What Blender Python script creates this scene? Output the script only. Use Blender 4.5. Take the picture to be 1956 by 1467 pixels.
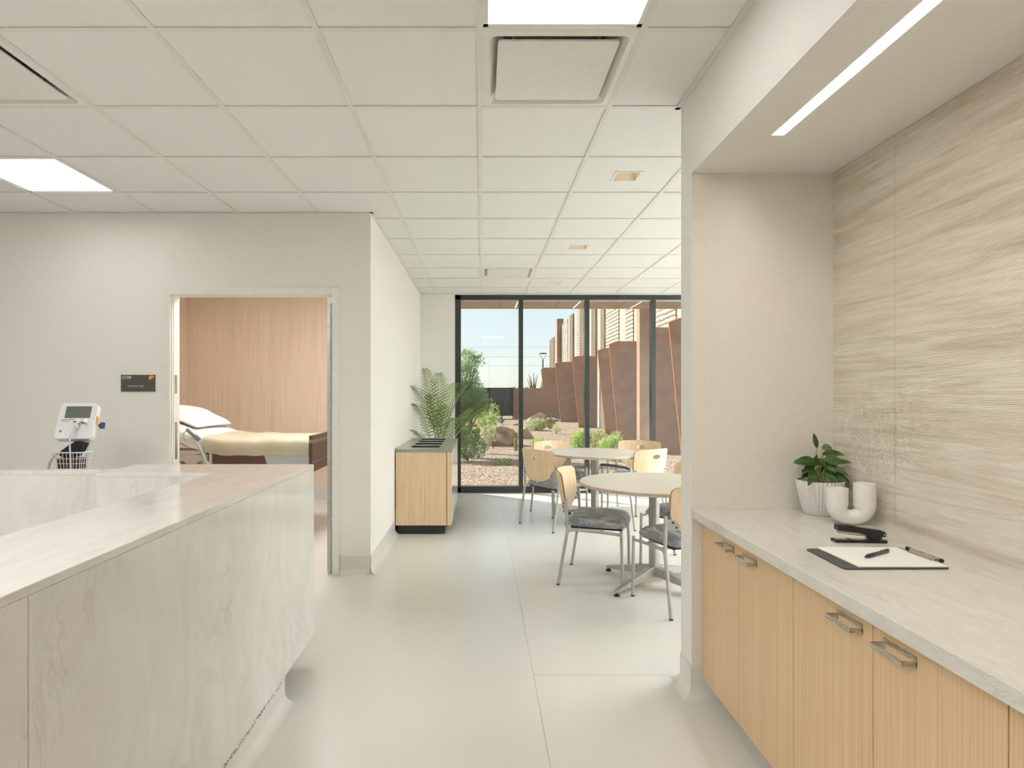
import bpy, bmesh, math, random
from mathutils import Vector, Matrix
from mathutils.geometry import tessellate_polygon

for o in list(bpy.data.objects):
    bpy.data.objects.remove(o, do_unlink=True)
sc = bpy.context.scene
COL = sc.collection
R = math.radians
random.seed(7)

# ------------------------------------------------------------------ camera
EYE = 1.362
cam_data = bpy.data.cameras.new('camera')
cam = bpy.data.objects.new('camera', cam_data)
COL.objects.link(cam)
cam.location = (0, 0, EYE)
cam.rotation_euler = (R(90), 0, 0)
cam_data.sensor_fit = 'HORIZONTAL'
cam_data.sensor_width = 36.0
cam_data.lens = 36.0 * 1150 / 1956
cam_data.shift_x = 59.0 / 1956
cam_data.shift_y = 17.5 / 1956
cam_data.clip_start = 0.05
cam_data.clip_end = 600
sc.camera = cam

# ------------------------------------------------------------------ view
sc.view_settings.view_transform = 'Standard'
sc.view_settings.look = 'None'
sc.view_settings.exposure = 0.32
sc.view_settings.gamma = 1.0
sc.view_settings.use_curve_mapping = False

# ------------------------------------------------------------------ sky and sun
SUN_AZ = Vector((-0.81, 0.586, 0)).normalized()
SUN_EL = R(31)
sun_dir = Vector((SUN_AZ.x * math.cos(SUN_EL), SUN_AZ.y * math.cos(SUN_EL), math.sin(SUN_EL)))
world = bpy.data.worlds.new('sky')
sc.world = world
world.use_nodes = True
wn = world.node_tree
wn.nodes.clear()
wo = wn.nodes.new('ShaderNodeOutputWorld')
bg = wn.nodes.new('ShaderNodeBackground')
sky = wn.nodes.new('ShaderNodeTexSky')
sky.sky_type = 'NISHITA'
sky.sun_disc = False
sky.sun_elevation = SUN_EL
sky.sun_rotation = math.atan2(SUN_AZ.x, SUN_AZ.y)
sky.air_density = 1.0
sky.dust_density = 0.6
sky.ozone_density = 1.5
hsv = wn.nodes.new('ShaderNodeMix')
hsv.data_type = 'RGBA'
hsv.inputs[0].default_value = 0.55
hsv.inputs[7].default_value = (8.2, 8.5, 8.9, 1)
wn.links.new(sky.outputs[0], hsv.inputs[6])
wn.links.new(hsv.outputs[2], bg.inputs[0])
bg.inputs[1].default_value = 0.112
wn.links.new(bg.outputs[0], wo.inputs[0])

sun_data = bpy.data.lights.new('sun', 'SUN')
sun_data.energy = 8.4
sun_data.angle = R(0.55)
sun_data.color = (1.0, 0.965, 0.915)
sun = bpy.data.objects.new('sun', sun_data)
COL.objects.link(sun)
sun.rotation_euler = (-sun_dir).to_track_quat('-Z', 'Y').to_euler()
sun.location = (-8, 14, 12)

PANEL_STRENGTH = 4.6          # panels in view
REAR_STRENGTH = 22.0          # unseen panels added behind the camera as fill
BAY_STRENGTH = 62.0           # fill panels added over the hidden right half of the dining bay
PANEL_COLOR = (1.0, 0.995, 0.97)
SLOT_STRENGTH = 27.0

# ------------------------------------------------------------------ colours and materials
def lin(h):
    h = h.lstrip('#')
    v = [int(h[i:i + 2], 16) / 255 for i in (0, 2, 4)]
    return tuple(c / 12.92 if c <= 0.04045 else ((c + 0.055) / 1.055) ** 2.4 for c in v) + (1.0,)

MATS = {}
def new_mat(name):
    m = bpy.data.materials.new(name)
    m.use_nodes = True
    MATS[name] = m
    return m, m.node_tree, m.node_tree.nodes['Principled BSDF']

def ramp(nt, stops):
    r = nt.nodes.new('ShaderNodeValToRGB')
    el = r.color_ramp.elements
    while len(el) < len(stops):
        el.new(0.5)
    for e, (p, c) in zip(el, stops):
        e.position = p
        e.color = c
    return r

def coords(nt, scale=(1, 1, 1), rot=(0, 0, 0)):
    tc = nt.nodes.new('ShaderNodeTexCoord')
    mp = nt.nodes.new('ShaderNodeMapping')
    mp.inputs['Scale'].default_value = scale
    mp.inputs['Rotation'].default_value = rot
    nt.links.new(tc.outputs['Object'], mp.inputs['Vector'])
    return mp

def noise(nt, vec, scale, detail=3, rough=0.5, dist=0.0):
    n = nt.nodes.new('ShaderNodeTexNoise')
    n.inputs['Scale'].default_value = scale
    n.inputs['Detail'].default_value = detail
    n.inputs['Roughness'].default_value = rough
    n.inputs['Distortion'].default_value = dist
    nt.links.new(vec.outputs[0], n.inputs['Vector'])
    return n

def bump(nt, b, fac, strength, dist=0.01):
    bp = nt.nodes.new('ShaderNodeBump')
    bp.inputs['Strength'].default_value = strength
    bp.inputs['Distance'].default_value = dist
    nt.links.new(fac, bp.inputs['Height'])
    nt.links.new(bp.outputs[0], b.inputs['Normal'])

def M(name, col, rough=0.5, metal=0.0, col2=None, nscale=8, stretch=(1, 1, 1), lo=0.35, hi=0.65,
      bump_s=0.0, bump_scale=None, spec=0.5, detail=3, coat=0.0, sheen=0.0, dist=0.0):
    if name in MATS:
        return MATS[name]
    m, nt, b = new_mat(name)
    b.inputs['Roughness'].default_value = rough
    b.inputs['Metallic'].default_value = metal
    b.inputs['Specular IOR Level'].default_value = spec
    b.inputs['Coat Weight'].default_value = coat
    if sheen:
        b.inputs['Sheen Weight'].default_value = sheen
    mp = coords(nt, stretch)
    n = noise(nt, mp, nscale, detail, 0.55, dist)
    c1 = lin(col)
    c2 = lin(col2) if col2 else tuple(min(1, c * 0.96) for c in c1[:3]) + (1,)
    r = ramp(nt, [(lo, c2), (hi, c1)])
    nt.links.new(n.outputs[0], r.inputs[0])
    nt.links.new(r.outputs[0], b.inputs['Base Color'])
    if bump_s:
        n2 = noise(nt, mp, bump_scale or nscale, 2)
        bump(nt, b, n2.outputs[0], bump_s, 0.002)
    return m

def emit(name, col, strength):
    if name in MATS:
        return MATS[name]
    m = bpy.data.materials.new(name)
    m.use_nodes = True
    nt = m.node_tree
    nt.nodes.clear()
    o = nt.nodes.new('ShaderNodeOutputMaterial')
    e = nt.nodes.new('ShaderNodeEmission')
    e.inputs[0].default_value = tuple(col) + (1,)
    e.inputs[1].default_value = strength
    nt.links.new(e.outputs[0], o.inputs[0])
    MATS[name] = m
    return m

def wood_mat(name, base, dark, light, grain=(90, 90, 1.6), rough=0.42, big=1.0, patch=0.35):
    m, nt, b = new_mat(name)
    b.inputs['Roughness'].default_value = rough
    mp = coords(nt, grain)
    n = noise(nt, mp, 1.0, 4, 0.65)
    r = ramp(nt, [(0.28, lin(dark)), (0.5, lin(base)), (0.74, lin(light))])
    nt.links.new(n.outputs[0], r.inputs[0])
    mp2 = coords(nt, tuple(g * 0.13 for g in grain))
    n2 = noise(nt, mp2, big, 3, 0.5, 0.6)
    mx = nt.nodes.new('ShaderNodeMix')
    mx.data_type = 'RGBA'
    mx.blend_type = 'MULTIPLY'
    r2 = ramp(nt, [(0.3, (0.86, 0.84, 0.82, 1)), (0.65, (1, 1, 1, 1))])
    nt.links.new(n2.outputs[0], r2.inputs[0])
    mx.inputs[0].default_value = patch
    nt.links.new(r.outputs[0], mx.inputs[6])
    nt.links.new(r2.outputs[0], mx.inputs[7])
    nt.links.new(mx.outputs[2], b.inputs['Base Color'])
    bump(nt, b, n.outputs[0], 0.08, 0.001)
    return m

def quartz_mat(name, stretch=(1, 1, 1), base='#e4e1dc', mid='#dbd7cf', vein='#bdb8ae', rough=0.12):
    m, nt, b = new_mat(name)
    b.inputs['Roughness'].default_value = rough
    b.inputs['Specular IOR Level'].default_value = 0.5
    mp = coords(nt, stretch)
    n = noise(nt, mp, 8.0, 8, 0.72, 0.9)
    r = ramp(nt, [(0.34, lin(mid)), (0.60, lin(base))])
    nt.links.new(n.outputs[0], r.inputs[0])
    n2 = noise(nt, mp, 2.6, 9, 0.72, 1.6)
    ab = nt.nodes.new('ShaderNodeMath'); ab.operation = 'SUBTRACT'; ab.inputs[1].default_value = 0.5
    ab2 = nt.nodes.new('ShaderNodeMath'); ab2.operation = 'ABSOLUTE'
    nt.links.new(n2.outputs[0], ab.inputs[0]); nt.links.new(ab.outputs[0], ab2.inputs[0])
    r2 = ramp(nt, [(0.0, (0.55, 0.55, 0.55, 1)), (0.022, (0, 0, 0, 1))])
    nt.links.new(ab2.outputs[0], r2.inputs[0])
    n3 = noise(nt, mp, 3.1, 3, 0.5)
    r3 = ramp(nt, [(0.52, (0, 0, 0, 1)), (0.66, (1, 1, 1, 1))])
    nt.links.new(n3.outputs[0], r3.inputs[0])
    mu = nt.nodes.new('ShaderNodeMath'); mu.operation = 'MULTIPLY'
    nt.links.new(r2.outputs[0], mu.inputs[0]); nt.links.new(r3.outputs[0], mu.inputs[1])
    mx = nt.nodes.new('ShaderNodeMix'); mx.data_type = 'RGBA'
    mx.inputs[7].default_value = lin(vein)
    nt.links.new(mu.outputs[0], mx.inputs[0])
    nt.links.new(r.outputs[0], mx.inputs[6])
    nt.links.new(mx.outputs[2], b.inputs['Base Color'])
    return m

def glass_mat():
    m = bpy.data.materials.new('window_glass')
    m.use_nodes = True
    nt = m.node_tree
    nt.nodes.clear()
    o = nt.nodes.new('ShaderNodeOutputMaterial')
    t = nt.nodes.new('ShaderNodeBsdfTransparent')
    t.inputs[0].default_value = (0.94, 0.965, 0.95, 1)
    g = nt.nodes.new('ShaderNodeBsdfGlossy')
    g.inputs['Roughness'].default_value = 0.0
    f = nt.nodes.new('ShaderNodeFresnel')
    gm = nt.nodes.new('ShaderNodeNewGeometry')
    mr = nt.nodes.new('ShaderNodeMapRange')      # same interface seen from either side of the thin pane
    mr.inputs[3].default_value = 1.5
    mr.inputs[4].default_value = 1 / 1.5
    nt.links.new(gm.outputs['Backfacing'], mr.inputs[0])
    nt.links.new(mr.outputs[0], f.inputs[0])
    x = nt.nodes.new('ShaderNodeMixShader')
    nt.links.new(f.outputs[0], x.inputs[0])
    nt.links.new(t.outputs[0], x.inputs[1])
    nt.links.new(g.outputs[0], x.inputs[2])
    nt.links.new(x.outputs[0], o.inputs[0])
    return m

wall_paint = M('wall_paint', '#efece6', 0.55, col2='#ece9e2', nscale=60, bump_s=0.03, bump_scale=220)
niche_paint = M('niche_paint', '#e6dfd3', 0.55, col2='#e3dbce', nscale=60, bump_s=0.03, bump_scale=220)
frame_paint = M('frame_paint', '#ecebe2', 0.35, col2='#e9e7de', nscale=30)
tile_mat = M('ceiling_tile', '#f0efec', 0.85, col2='#e9e8e4', nscale=240, bump_s=0.15, bump_scale=260)
tee_mat = M('ceiling_tee', '#e6e4de', 0.45, col2='#e3e1da', nscale=20)
white_metal = M('white_metal', '#eceae4', 0.35, col2='#e8e6df', nscale=20)
grey_plenum = M('grey_sheet_metal', '#c4c5c0', 0.5, 0.0, col2='#b9bab5', nscale=12)
quartz = quartz_mat('quartz_front', (1, 0.75, 0.45))
quartz_top = quartz_mat('quartz_top', (2.4, 0.5, 1))
quartz_counter = quartz_mat('quartz_counter', (3.0, 0.8, 1.2), '#dfdbd3', '#d4cfc5')
cab_wood = wood_mat('oak_veneer', '#e0c096', '#d2ae80', '#e8cca6', (150, 150, 1.3))
bin_wood = wood_mat('oak_laminate', '#e5c9a2', '#d6b488', '#ecd5b3', (60, 60, 1.8))
ply = wood_mat('beech_ply', '#e3c8a2', '#d8b88c', '#ebd4b2', (50, 50, 2.2), 0.35)
ply_edge = M('ply_edge', '#b98a5e', 0.5, col2='#8f6440', nscale=3, stretch=(1, 1, 90))
panel_wood = wood_mat('wall_laminate', '#e9d2bb', '#dbbea3', '#efdcc8', (70, 70, 1.2), 0.5)
walnut = wood_mat('walnut_laminate', '#5e4232', '#46301f', '#6f5140', (3, 60, 60), 0.4)
steel = M('brushed_steel', '#dad6cc', 0.3, 1.0, col2='#a9a498', nscale=40, stretch=(1, 1, 12))
silver = M('silver_paint', '#b9b7b0', 0.4, 0.45, col2='#afada6', nscale=20)
alu = M('anodised_aluminium', '#c9cac6', 0.3, 0.8, col2='#bcbdb9', nscale=20)
black_plastic = M('black_plastic', '#1c1c1c', 0.38, col2='#242424', nscale=60)
dark_trim = M('dark_trim', '#26262a', 0.5, col2='#1d1d20', nscale=30)
frame_dark = M('dark_bronze_aluminium', '#3a3d3c', 0.4, 0.3, col2='#343736', nscale=30)
grey_top = M('grey_laminate', '#9c9f94', 0.22, col2='#949789', nscale=120)
table_top_m = M('table_laminate', '#dcd5c6', 0.28, col2='#d5cdbd', nscale=6, stretch=(8, 1, 1))
ceramic = M('white_ceramic', '#eeebe4', 0.35, col2='#eae6de', nscale=40)
stone_pot = M('white_stoneware', '#e4e2dc', 0.55, col2='#dcd9d2', nscale=90)
soil = M('soil', '#33271c', 0.95, col2='#1c140d', nscale=120, bump_s=0.6)
paper = M('paper', '#f4f1ee', 0.7, col2='#f2efeb', nscale=12)
sheet = M('white_sheet', '#f2efe9', 0.8, col2='#ebe7e0', nscale=5, bump_s=0.25, bump_scale=9)
blanket = M('tan_blanket', '#cdc2a9', 0.85, col2='#c2b59a', nscale=6, bump_s=0.4, bump_scale=11)
leaf_dark = M('prayer_plant_leaf', '#4f6b2c', 0.38, col2='#2f4a1c', nscale=28, stretch=(1, 1, 3))
palm_leaf = M('palm_leaf', '#76963c', 0.42, col2='#456a24', nscale=14)
palm_stem = M('palm_stem', '#8fa052', 0.5, col2='#758a42', nscale=20)
sage = M('shrub_leaf', '#94a678', 0.6, col2='#6d8150', nscale=9)
lime = M('bright_leaf', '#b9c98a', 0.6, col2='#8ea65c', nscale=9)
green = M('tree_leaf', '#83a263', 0.6, col2='#557543', nscale=7)
pale_leaf = M('pale_leaf', '#b9bf8d', 0.65, col2='#8f9665', nscale=9)
bark = M('bark', '#8d7a60', 0.9, col2='#64543f', nscale=18, stretch=(1, 1, 0.3))
cactus_m = M('cactus_skin', '#8f9a63', 0.6, col2='#6f7d48', nscale=30)
rock_m = M('boulder_stone', '#b39a85', 0.85, col2='#8a7466', nscale=5, bump_s=0.9, bump_scale=18, detail=6)
rock_g = M('pale_boulder_stone', '#c7b79d', 0.85, col2='#a18f77', nscale=5, bump_s=0.9, bump_scale=18, detail=6)
corten = M('weathered_steel', '#a07d68', 0.75, col2='#8f6c58', nscale=3, bump_s=0.1, bump_scale=40, detail=5)
corten_sunlit_edge = M('weathered_steel_sunlit_edge', '#b9763f', 0.7, col2='#a86a38', nscale=9)  # orange colour stands in for sun catching the plate edges
soffit_m = M('soffit_panel', '#b09580', 0.6, col2='#a88d78', nscale=3)
stucco = M('brown_stucco', '#a48572', 0.9, col2='#957765', nscale=14, bump_s=0.3, bump_scale=80)
screen_mesh = M('dark_screen', '#3f4245', 0.8, col2='#2c2f32', nscale=9, bump_s=0.3)
cream_conc = M('cream_concrete', '#a79d8c', 0.85, col2='#9c9282', nscale=4, bump_s=0.15, bump_scale=40)
GLASS = glass_mat()

def vinyl_mat():
    m, nt, b = new_mat('sheet_vinyl')
    b.inputs['Roughness'].default_value = 0.24
    b.inputs['Specular IOR Level'].default_value = 0.45
    mp = coords(nt)
    n = noise(nt, mp, 320, 3, 0.6)
    r = ramp(nt, [(0.35, lin('#d9d6ce')), (0.65, lin('#e0ddd6'))])
    nt.links.new(n.outputs[0], r.inputs[0])
    nt.links.new(r.outputs[0], b.inputs['Base Color'])
    n2 = noise(nt, mp, 500, 2)
    bump(nt, b, n2.outputs[0], 0.04, 0.001)
    return m
vinyl = vinyl_mat()

def gravel_mat():
    m, nt, b = new_mat('gravel')
    b.inputs['Roughness'].default_value = 0.95
    b.inputs['Specular IOR Level'].default_value = 0.2
    mp = coords(nt)
    v = nt.nodes.new('ShaderNodeTexVoronoi')
    v.inputs['Scale'].default_value = 30
    v.inputs['Randomness'].default_value = 1
    nt.links.new(mp.outputs[0], v.inputs['Vector'])
    sp = nt.nodes.new('ShaderNodeSeparateColor')
    nt.links.new(v.outputs['Color'], sp.inputs[0])
    r = ramp(nt, [(0.0, lin('#7d6858')), (0.35, lin('#a08a78')), (0.7, lin('#b7a592')), (1.0, lin('#d6c9b8'))])
    nt.links.new(sp.outputs[0], r.inputs[0])
    d = ramp(nt, [(0.25, (1, 1, 1, 1)), (0.8, (0.45, 0.4, 0.36, 1))])
    nt.links.new(v.outputs['Distance'], d.inputs[0])
    mx = nt.nodes.new('ShaderNodeMix'); mx.data_type = 'RGBA'; mx.blend_type = 'MULTIPLY'
    mx.inputs[0].default_value = 0.6
    nt.links.new(r.outputs[0], mx.inputs[6]); nt.links.new(d.outputs[0], mx.inputs[7])
    nt.links.new(mx.outputs[2], b.inputs['Base Color'])
    inv = nt.nodes.new('ShaderNodeMath'); inv.operation = 'SUBTRACT'; inv.inputs[0].default_value = 1
    nt.links.new(v.outputs['Distance'], inv.inputs[1])
    bump(nt, b, inv.outputs[0], 0.9, 0.02)
    return m
gravel = gravel_mat()

def fabric_mat():
    m, nt, b = new_mat('speckled_upholstery')
    b.inputs['Roughness'].default_value = 0.9
    b.inputs['Sheen Weight'].default_value = 0.2
    mp = coords(nt, (1, 1, 1), (0, 0, R(35)))
    n = noise(nt, mp, 260, 2, 0.6)
    r = ramp(nt, [(0.38, lin('#70757d')), (0.60, lin('#90969e'))])
    nt.links.new(n.outputs[0], r.inputs[0])
    mp2 = coords(nt, (1, 0.28, 1), (0, 0, R(35)))
    n2 = noise(nt, mp2, 34, 2, 0.5, 0.4)
    n3 = noise(nt, mp, 230, 2, 0.6)
    mu = nt.nodes.new('ShaderNodeMath'); mu.operation = 'MULTIPLY'
    nt.links.new(n2.outputs[0], mu.inputs[0]); nt.links.new(n3.outputs[0], mu.inputs[1])
    r2 = ramp(nt, [(0.285, (0, 0, 0, 1)), (0.315, (1, 1, 1, 1))])
    nt.links.new(mu.outputs[0], r2.inputs[0])
    mx = nt.nodes.new('ShaderNodeMix'); mx.data_type = 'RGBA'
    mx.inputs[7].default_value = lin('#c8c7ba')
    nt.links.new(r2.outputs[0], mx.inputs[0]); nt.links.new(r.outputs[0], mx.inputs[6])
    nt.links.new(mx.outputs[2], b.inputs['Base Color'])
    bump(nt, b, n.outputs[0], 0.3, 0.002)
    return m
fabric = fabric_mat()

def travertine_mat():
    m, nt, b = new_mat('ribbed_travertine')
    b.inputs['Roughness'].default_value = 0.45
    mp = coords(nt, (1, 0.35, 4.2), (R(4), 0, 0))
    n = noise(nt, mp, 3.0, 7, 0.62, 0.7)
    r = ramp(nt, [(0.30, lin('#cbbda8')), (0.44, lin('#e2d8c9')), (0.56, lin('#efe8dc')), (0.70, lin('#d9cdba'))])
    nt.links.new(n.outputs[0], r.inputs[0])
    mp2 = coords(nt, (1, 0.8, 26), (R(4), 0, 0))
    n2 = noise(nt, mp2, 3.0, 4, 0.6)
    r2 = ramp(nt, [(0.35, (0.9, 0.88, 0.85, 1)), (0.6, (1, 1, 1, 1))])
    nt.links.new(n2.outputs[0], r2.inputs[0])
    mx = nt.nodes.new('ShaderNodeMix'); mx.data_type = 'RGBA'; mx.blend_type = 'MULTIPLY'
    mx.inputs[0].default_value = 1
    nt.links.new(r.outputs[0], mx.inputs[6]); nt.links.new(r2.outputs[0], mx.inputs[7])
    nt.links.new(mx.outputs[2], b.inputs['Base Color'])
    return m
travertine = travertine_mat()

def line_block_mat():
    m, nt, b = new_mat('split_face_block')
    b.inputs['Roughness'].default_value = 0.9
    mp = coords(nt, (0.2, 0.35, 1))
    n0 = noise(nt, mp, 1.6, 3, 0.6, 0.5)
    w = nt.nodes.new('ShaderNodeTexWave')
    w.wave_type = 'BANDS'; w.bands_direction = 'Z'
    w.inputs['Scale'].default_value = 2.4
    w.inputs['Distortion'].default_value = 1.4
    w.inputs['Detail'].default_value = 3
    w.inputs['Detail Scale'].default_value = 3
    mp2 = coords(nt, (1, 0.5, 1))
    nt.links.new(mp2.outputs[0], w.inputs['Vector'])
    r = ramp(nt, [(0.06, lin('#4d3c2e')), (0.16, lin('#aaa08e'))])
    nt.links.new(w.outputs[0], r.inputs[0])
    r2 = ramp(nt, [(0.30, (0, 0, 0, 1)), (0.42, (1, 1, 1, 1))])
    nt.links.new(n0.outputs[0], r2.inputs[0])
    mx = nt.nodes.new('ShaderNodeMix'); mx.data_type = 'RGBA'
    mx.inputs[6].default_value = lin('#aaa08e')
    nt.links.new(r2.outputs[0], mx.inputs[0]); nt.links.new(r.outputs[0], mx.inputs[7])
    nt.links.new(mx.outputs[2], b.inputs['Base Color'])
    bump(nt, b, w.outputs[0], 0.8, 0.03)
    return m
line_block = line_block_mat()
rib_brown = M('ribbed_brown_concrete', '#96836f', 0.9, col2='#6f5c4b', nscale=6, stretch=(1, 5, 0.15), lo=0.42, hi=0.56, bump_s=0.5)
speckle = M('rough_stone_edge', '#d9d7cd', 0.7, col2='#6e6e6c', nscale=110, lo=0.44, hi=0.52)

def translucent(mat, col, amount=0.4):
    nt = mat.node_tree
    out = nt.nodes['Material Output']; b = nt.nodes['Principled BSDF']
    t = nt.nodes.new('ShaderNodeBsdfTranslucent'); t.inputs[0].default_value = lin(col)
    x = nt.nodes.new('ShaderNodeMixShader'); x.inputs[0].default_value = amount
    nt.links.new(b.outputs[0], x.inputs[1]); nt.links.new(t.outputs[0], x.inputs[2])
    nt.links.new(x.outputs[0], out.inputs[0])
for mm, cc in ((palm_leaf, '#a8c45a'), (sage, '#a3b67e'), (lime, '#c4d88c'), (green, '#93b565'), (pale_leaf, '#c6cb9a')):
    translucent(mm, cc, 0.15 if mm is palm_leaf else 0.4)

# ------------------------------------------------------------------ mesh helpers
class MB:
    def __init__(self):
        self.v = []; self.f = []; self.mi = []; self.cur = 0
    def add(self, verts, faces):
        k = len(self.v)
        self.v += [tuple(p) for p in verts]
        self.f += [tuple(i + k for i in f) for f in faces]
        self.mi += [self.cur] * len(faces)
        return self
    def box(self, x0, x1, y0, y1, z0, z1, T=None):
        v = [(x0, y0, z0), (x1, y0, z0), (x1, y1, z0), (x0, y1, z0), (x0, y0, z1), (x1, y0, z1), (x1, y1, z1), (x0, y1, z1)]
        if T: v = [T @ Vector(p) for p in v]
        return self.add(v, [(0, 3, 2, 1), (4, 5, 6, 7), (0, 1, 5, 4), (1, 2, 6, 5), (2, 3, 7, 6), (3, 0, 4, 7)])
    def prism(self, pts, axis, a, b, T=None):
        """2D outline pts extruded along axis from a to b. axis x: pts=(y,z); y: (x,z); z: (x,y)"""
        def mk(p, t):
            q = {'x': (t, p[0], p[1]), 'y': (p[0], t, p[1]), 'z': (p[0], p[1], t)}[axis]
            return T @ Vector(q) if T else q
        n = len(pts)
        v = [mk(p, a) for p in pts] + [mk(p, b) for p in pts]
        tris = tessellate_polygon([[Vector((p[0], p[1], 0)) for p in pts]])
        f = [tuple(t) for t in tris] + [tuple(n + i for i in reversed(t)) for t in tris]
        f += [(i, (i + 1) % n, n + (i + 1) % n, n + i) for i in range(n)]
        return self.add(v, f)
    def tube(self, pts, r, seg=10, closed=False, cap=True, T=None):
        pts = [Vector(p) for p in pts]
        if T: pts = [T @ p for p in pts]
        n = len(pts)
        rs = r if isinstance(r, (list, tuple)) else [r] * n
        up = None; vs = []; fs = []
        for i, p in enumerate(pts):
            if closed: d = pts[(i + 1) % n] - pts[i - 1]
            else: d = pts[min(i + 1, n - 1)] - pts[max(i - 1, 0)]
            d.normalize()
            if up is None:
                up = Vector((0, 0, 1)) if abs(d.z) < 0.9 else Vector((1, 0, 0))
            s = d.cross(up)
            if s.length < 1e-6: s = d.cross(Vector((0, 1, 0.1)))
            s.normalize(); up = s.cross(d).normalized()
            for k in range(seg):
                a = 2 * math.pi * k / seg
                vs.append(p + (s * math.cos(a) + up * math.sin(a)) * rs[i])
        m = n if closed else n - 1
        for i in range(m):
            for k in range(seg):
                a = i * seg + k; b = i * seg + (k + 1) % seg
                c = ((i + 1) % n) * seg + (k + 1) % seg; d = ((i + 1) % n) * seg + k
                fs.append((a, b, c, d))
        if cap and not closed:
            fs.append(tuple(reversed(range(seg)))); fs.append(tuple((n - 1) * seg + k for k in range(seg)))
        return self.add(vs, fs)
    def cyl(self, x, y, z0, z1, r, seg=24, r2=None, T=None):
        return self.lathe([(0, z0), (r, z0), (r2 if r2 is not None else r, z1), (0, z1)], x, y, seg, T)
    def lathe(self, prof, x=0, y=0, seg=32, T=None, flute=None):
        vs = []; fs = []; idx = []
        for (r, z) in prof:
            if r < 1e-6:
                idx.append([len(vs)]); vs.append((x, y, z))
            else:
                row = []
                for k in range(seg):
                    a = 2 * math.pi * k / seg
                    rr = r * (flute(a, z) if flute else 1)
                    row.append(len(vs)); vs.append((x + rr * math.cos(a), y + rr * math.sin(a), z))
                idx.append(row)
        for a, b in zip(idx[:-1], idx[1:]):
            if len(a) == 1 and len(b) == 1: continue
            for k in range(seg):
                k2 = (k + 1) % seg
                if len(a) == 1: fs.append((a[0], b[k2], b[k]))
                elif len(b) == 1: fs.append((a[k], a[k2], b[0]))
                else: fs.append((a[k], a[k2], b[k2], b[k]))
        if T: vs = [T @ Vector(p) for p in vs]
        return self.add(vs, fs)
    def build(self, name, mat, parent=None, smooth=False, bevel=0.0, bseg=2, loc=None, sub=0, angle=40):
        me = bpy.data.meshes.new(name)
        me.from_pydata([tuple(p) for p in self.v], [], self.f)
        for m in (mat if isinstance(mat, (list, tuple)) else [mat]):
            me.materials.append(m)
        bm = bmesh.new(); bm.from_mesh(me)
        for f, mi in zip(bm.faces, self.mi): f.material_index = mi
        bmesh.ops.recalc_face_normals(bm, faces=bm.faces)
        if smooth:
            for f in bm.faces: f.smooth = True
            ca = math.cos(R(angle))
            for e in bm.edges:
                if len(e.link_faces) == 2 and e.link_faces[0].normal.dot(e.link_faces[1].normal) < ca:
                    e.smooth = False
        bm.to_mesh(me); bm.free()
        o = bpy.data.objects.new(name, me)
        COL.objects.link(o)
        if parent: o.parent = parent
        if loc: o.location = loc
        if bevel:
            b = o.modifiers.new('bevel', 'BEVEL'); b.width = bevel; b.segments = bseg; b.limit_method = 'ANGLE'
            b.angle_limit = R(35)
        if sub:
            s = o.modifiers.new('sub', 'SUBSURF'); s.levels = sub; s.render_levels = sub
        return o

def empty(name, label, cat, loc=(0, 0, 0), rz=0.0, group=None):
    o = bpy.data.objects.new(name, None)
    COL.objects.link(o)
    o.location = loc; o.rotation_euler = (0, 0, rz)
    o.empty_display_size = 0.05
    o['label'] = label; o['category'] = cat
    if group: o['group'] = group
    return o
def tag(o, label, cat, group=None, kind=None):
    o['label'] = label; o['category'] = cat
    if group: o['group'] = group
    if kind: o['kind'] = kind
    return o
def struct(o):
    o['kind'] = 'structure'
    return o
def copy_tree(o, parent=None):
    c = o.copy(); COL.objects.link(c); c.parent = parent
    for ch in list(o.children):
        copy_tree(ch, c)
    return c
def arc(cx, cy, r, a0, a1, n=6):
    return [(cx + r * math.cos(R(a0 + (a1 - a0) * i / n)), cy + r * math.sin(R(a0 + (a1 - a0) * i / n))) for i in range(n + 1)]
def rrect(x0, x1, y0, y1, r, n=4):
    return arc(x1 - r, y1 - r, r, 0, 90, n) + arc(x0 + r, y1 - r, r, 90, 180, n) + arc(x0 + r, y0 + r, r, 180, 270, n) + arc(x1 - r, y0 + r, r, 270, 360, n)
def fx(px, Y):
    return (px - 919) / 1150 * Y
def fz(py, Y):
    return EYE + (751 - py) / 1150 * Y

# ------------------------------------------------------------------ room shell
C = 2.714          # ceiling height
XR = 0.946         # corridor wall on the right
YD = 4.533         # wall with the door
XL = -0.832        # side wall of the dining bay
YW = 8.2           # window wall
XE = 7.2           # far right, hidden behind the wing wall
XW = -6.0
YB = -3.6
NE = 2.71          # niche end
WE = 2.848         # end of the right wall
NZ = 2.352         # niche soffit
NX = 1.585         # tiled face

m = MB(); m.box(XW, XE, YB, YW + 0.12, -0.06, 0)
struct(m.build('floor', vinyl))
# weld lines of the sheet floor
m = MB(); m.box(0.2525, 0.2545, YB, YW, 0, 0.0006); m.box(0.2545, XR + 0.0, 2.910, 2.912, 0, 0.0006)
struct(m.build('trim_1', M('weld_line', '#a9a292', 0.5)))

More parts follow.
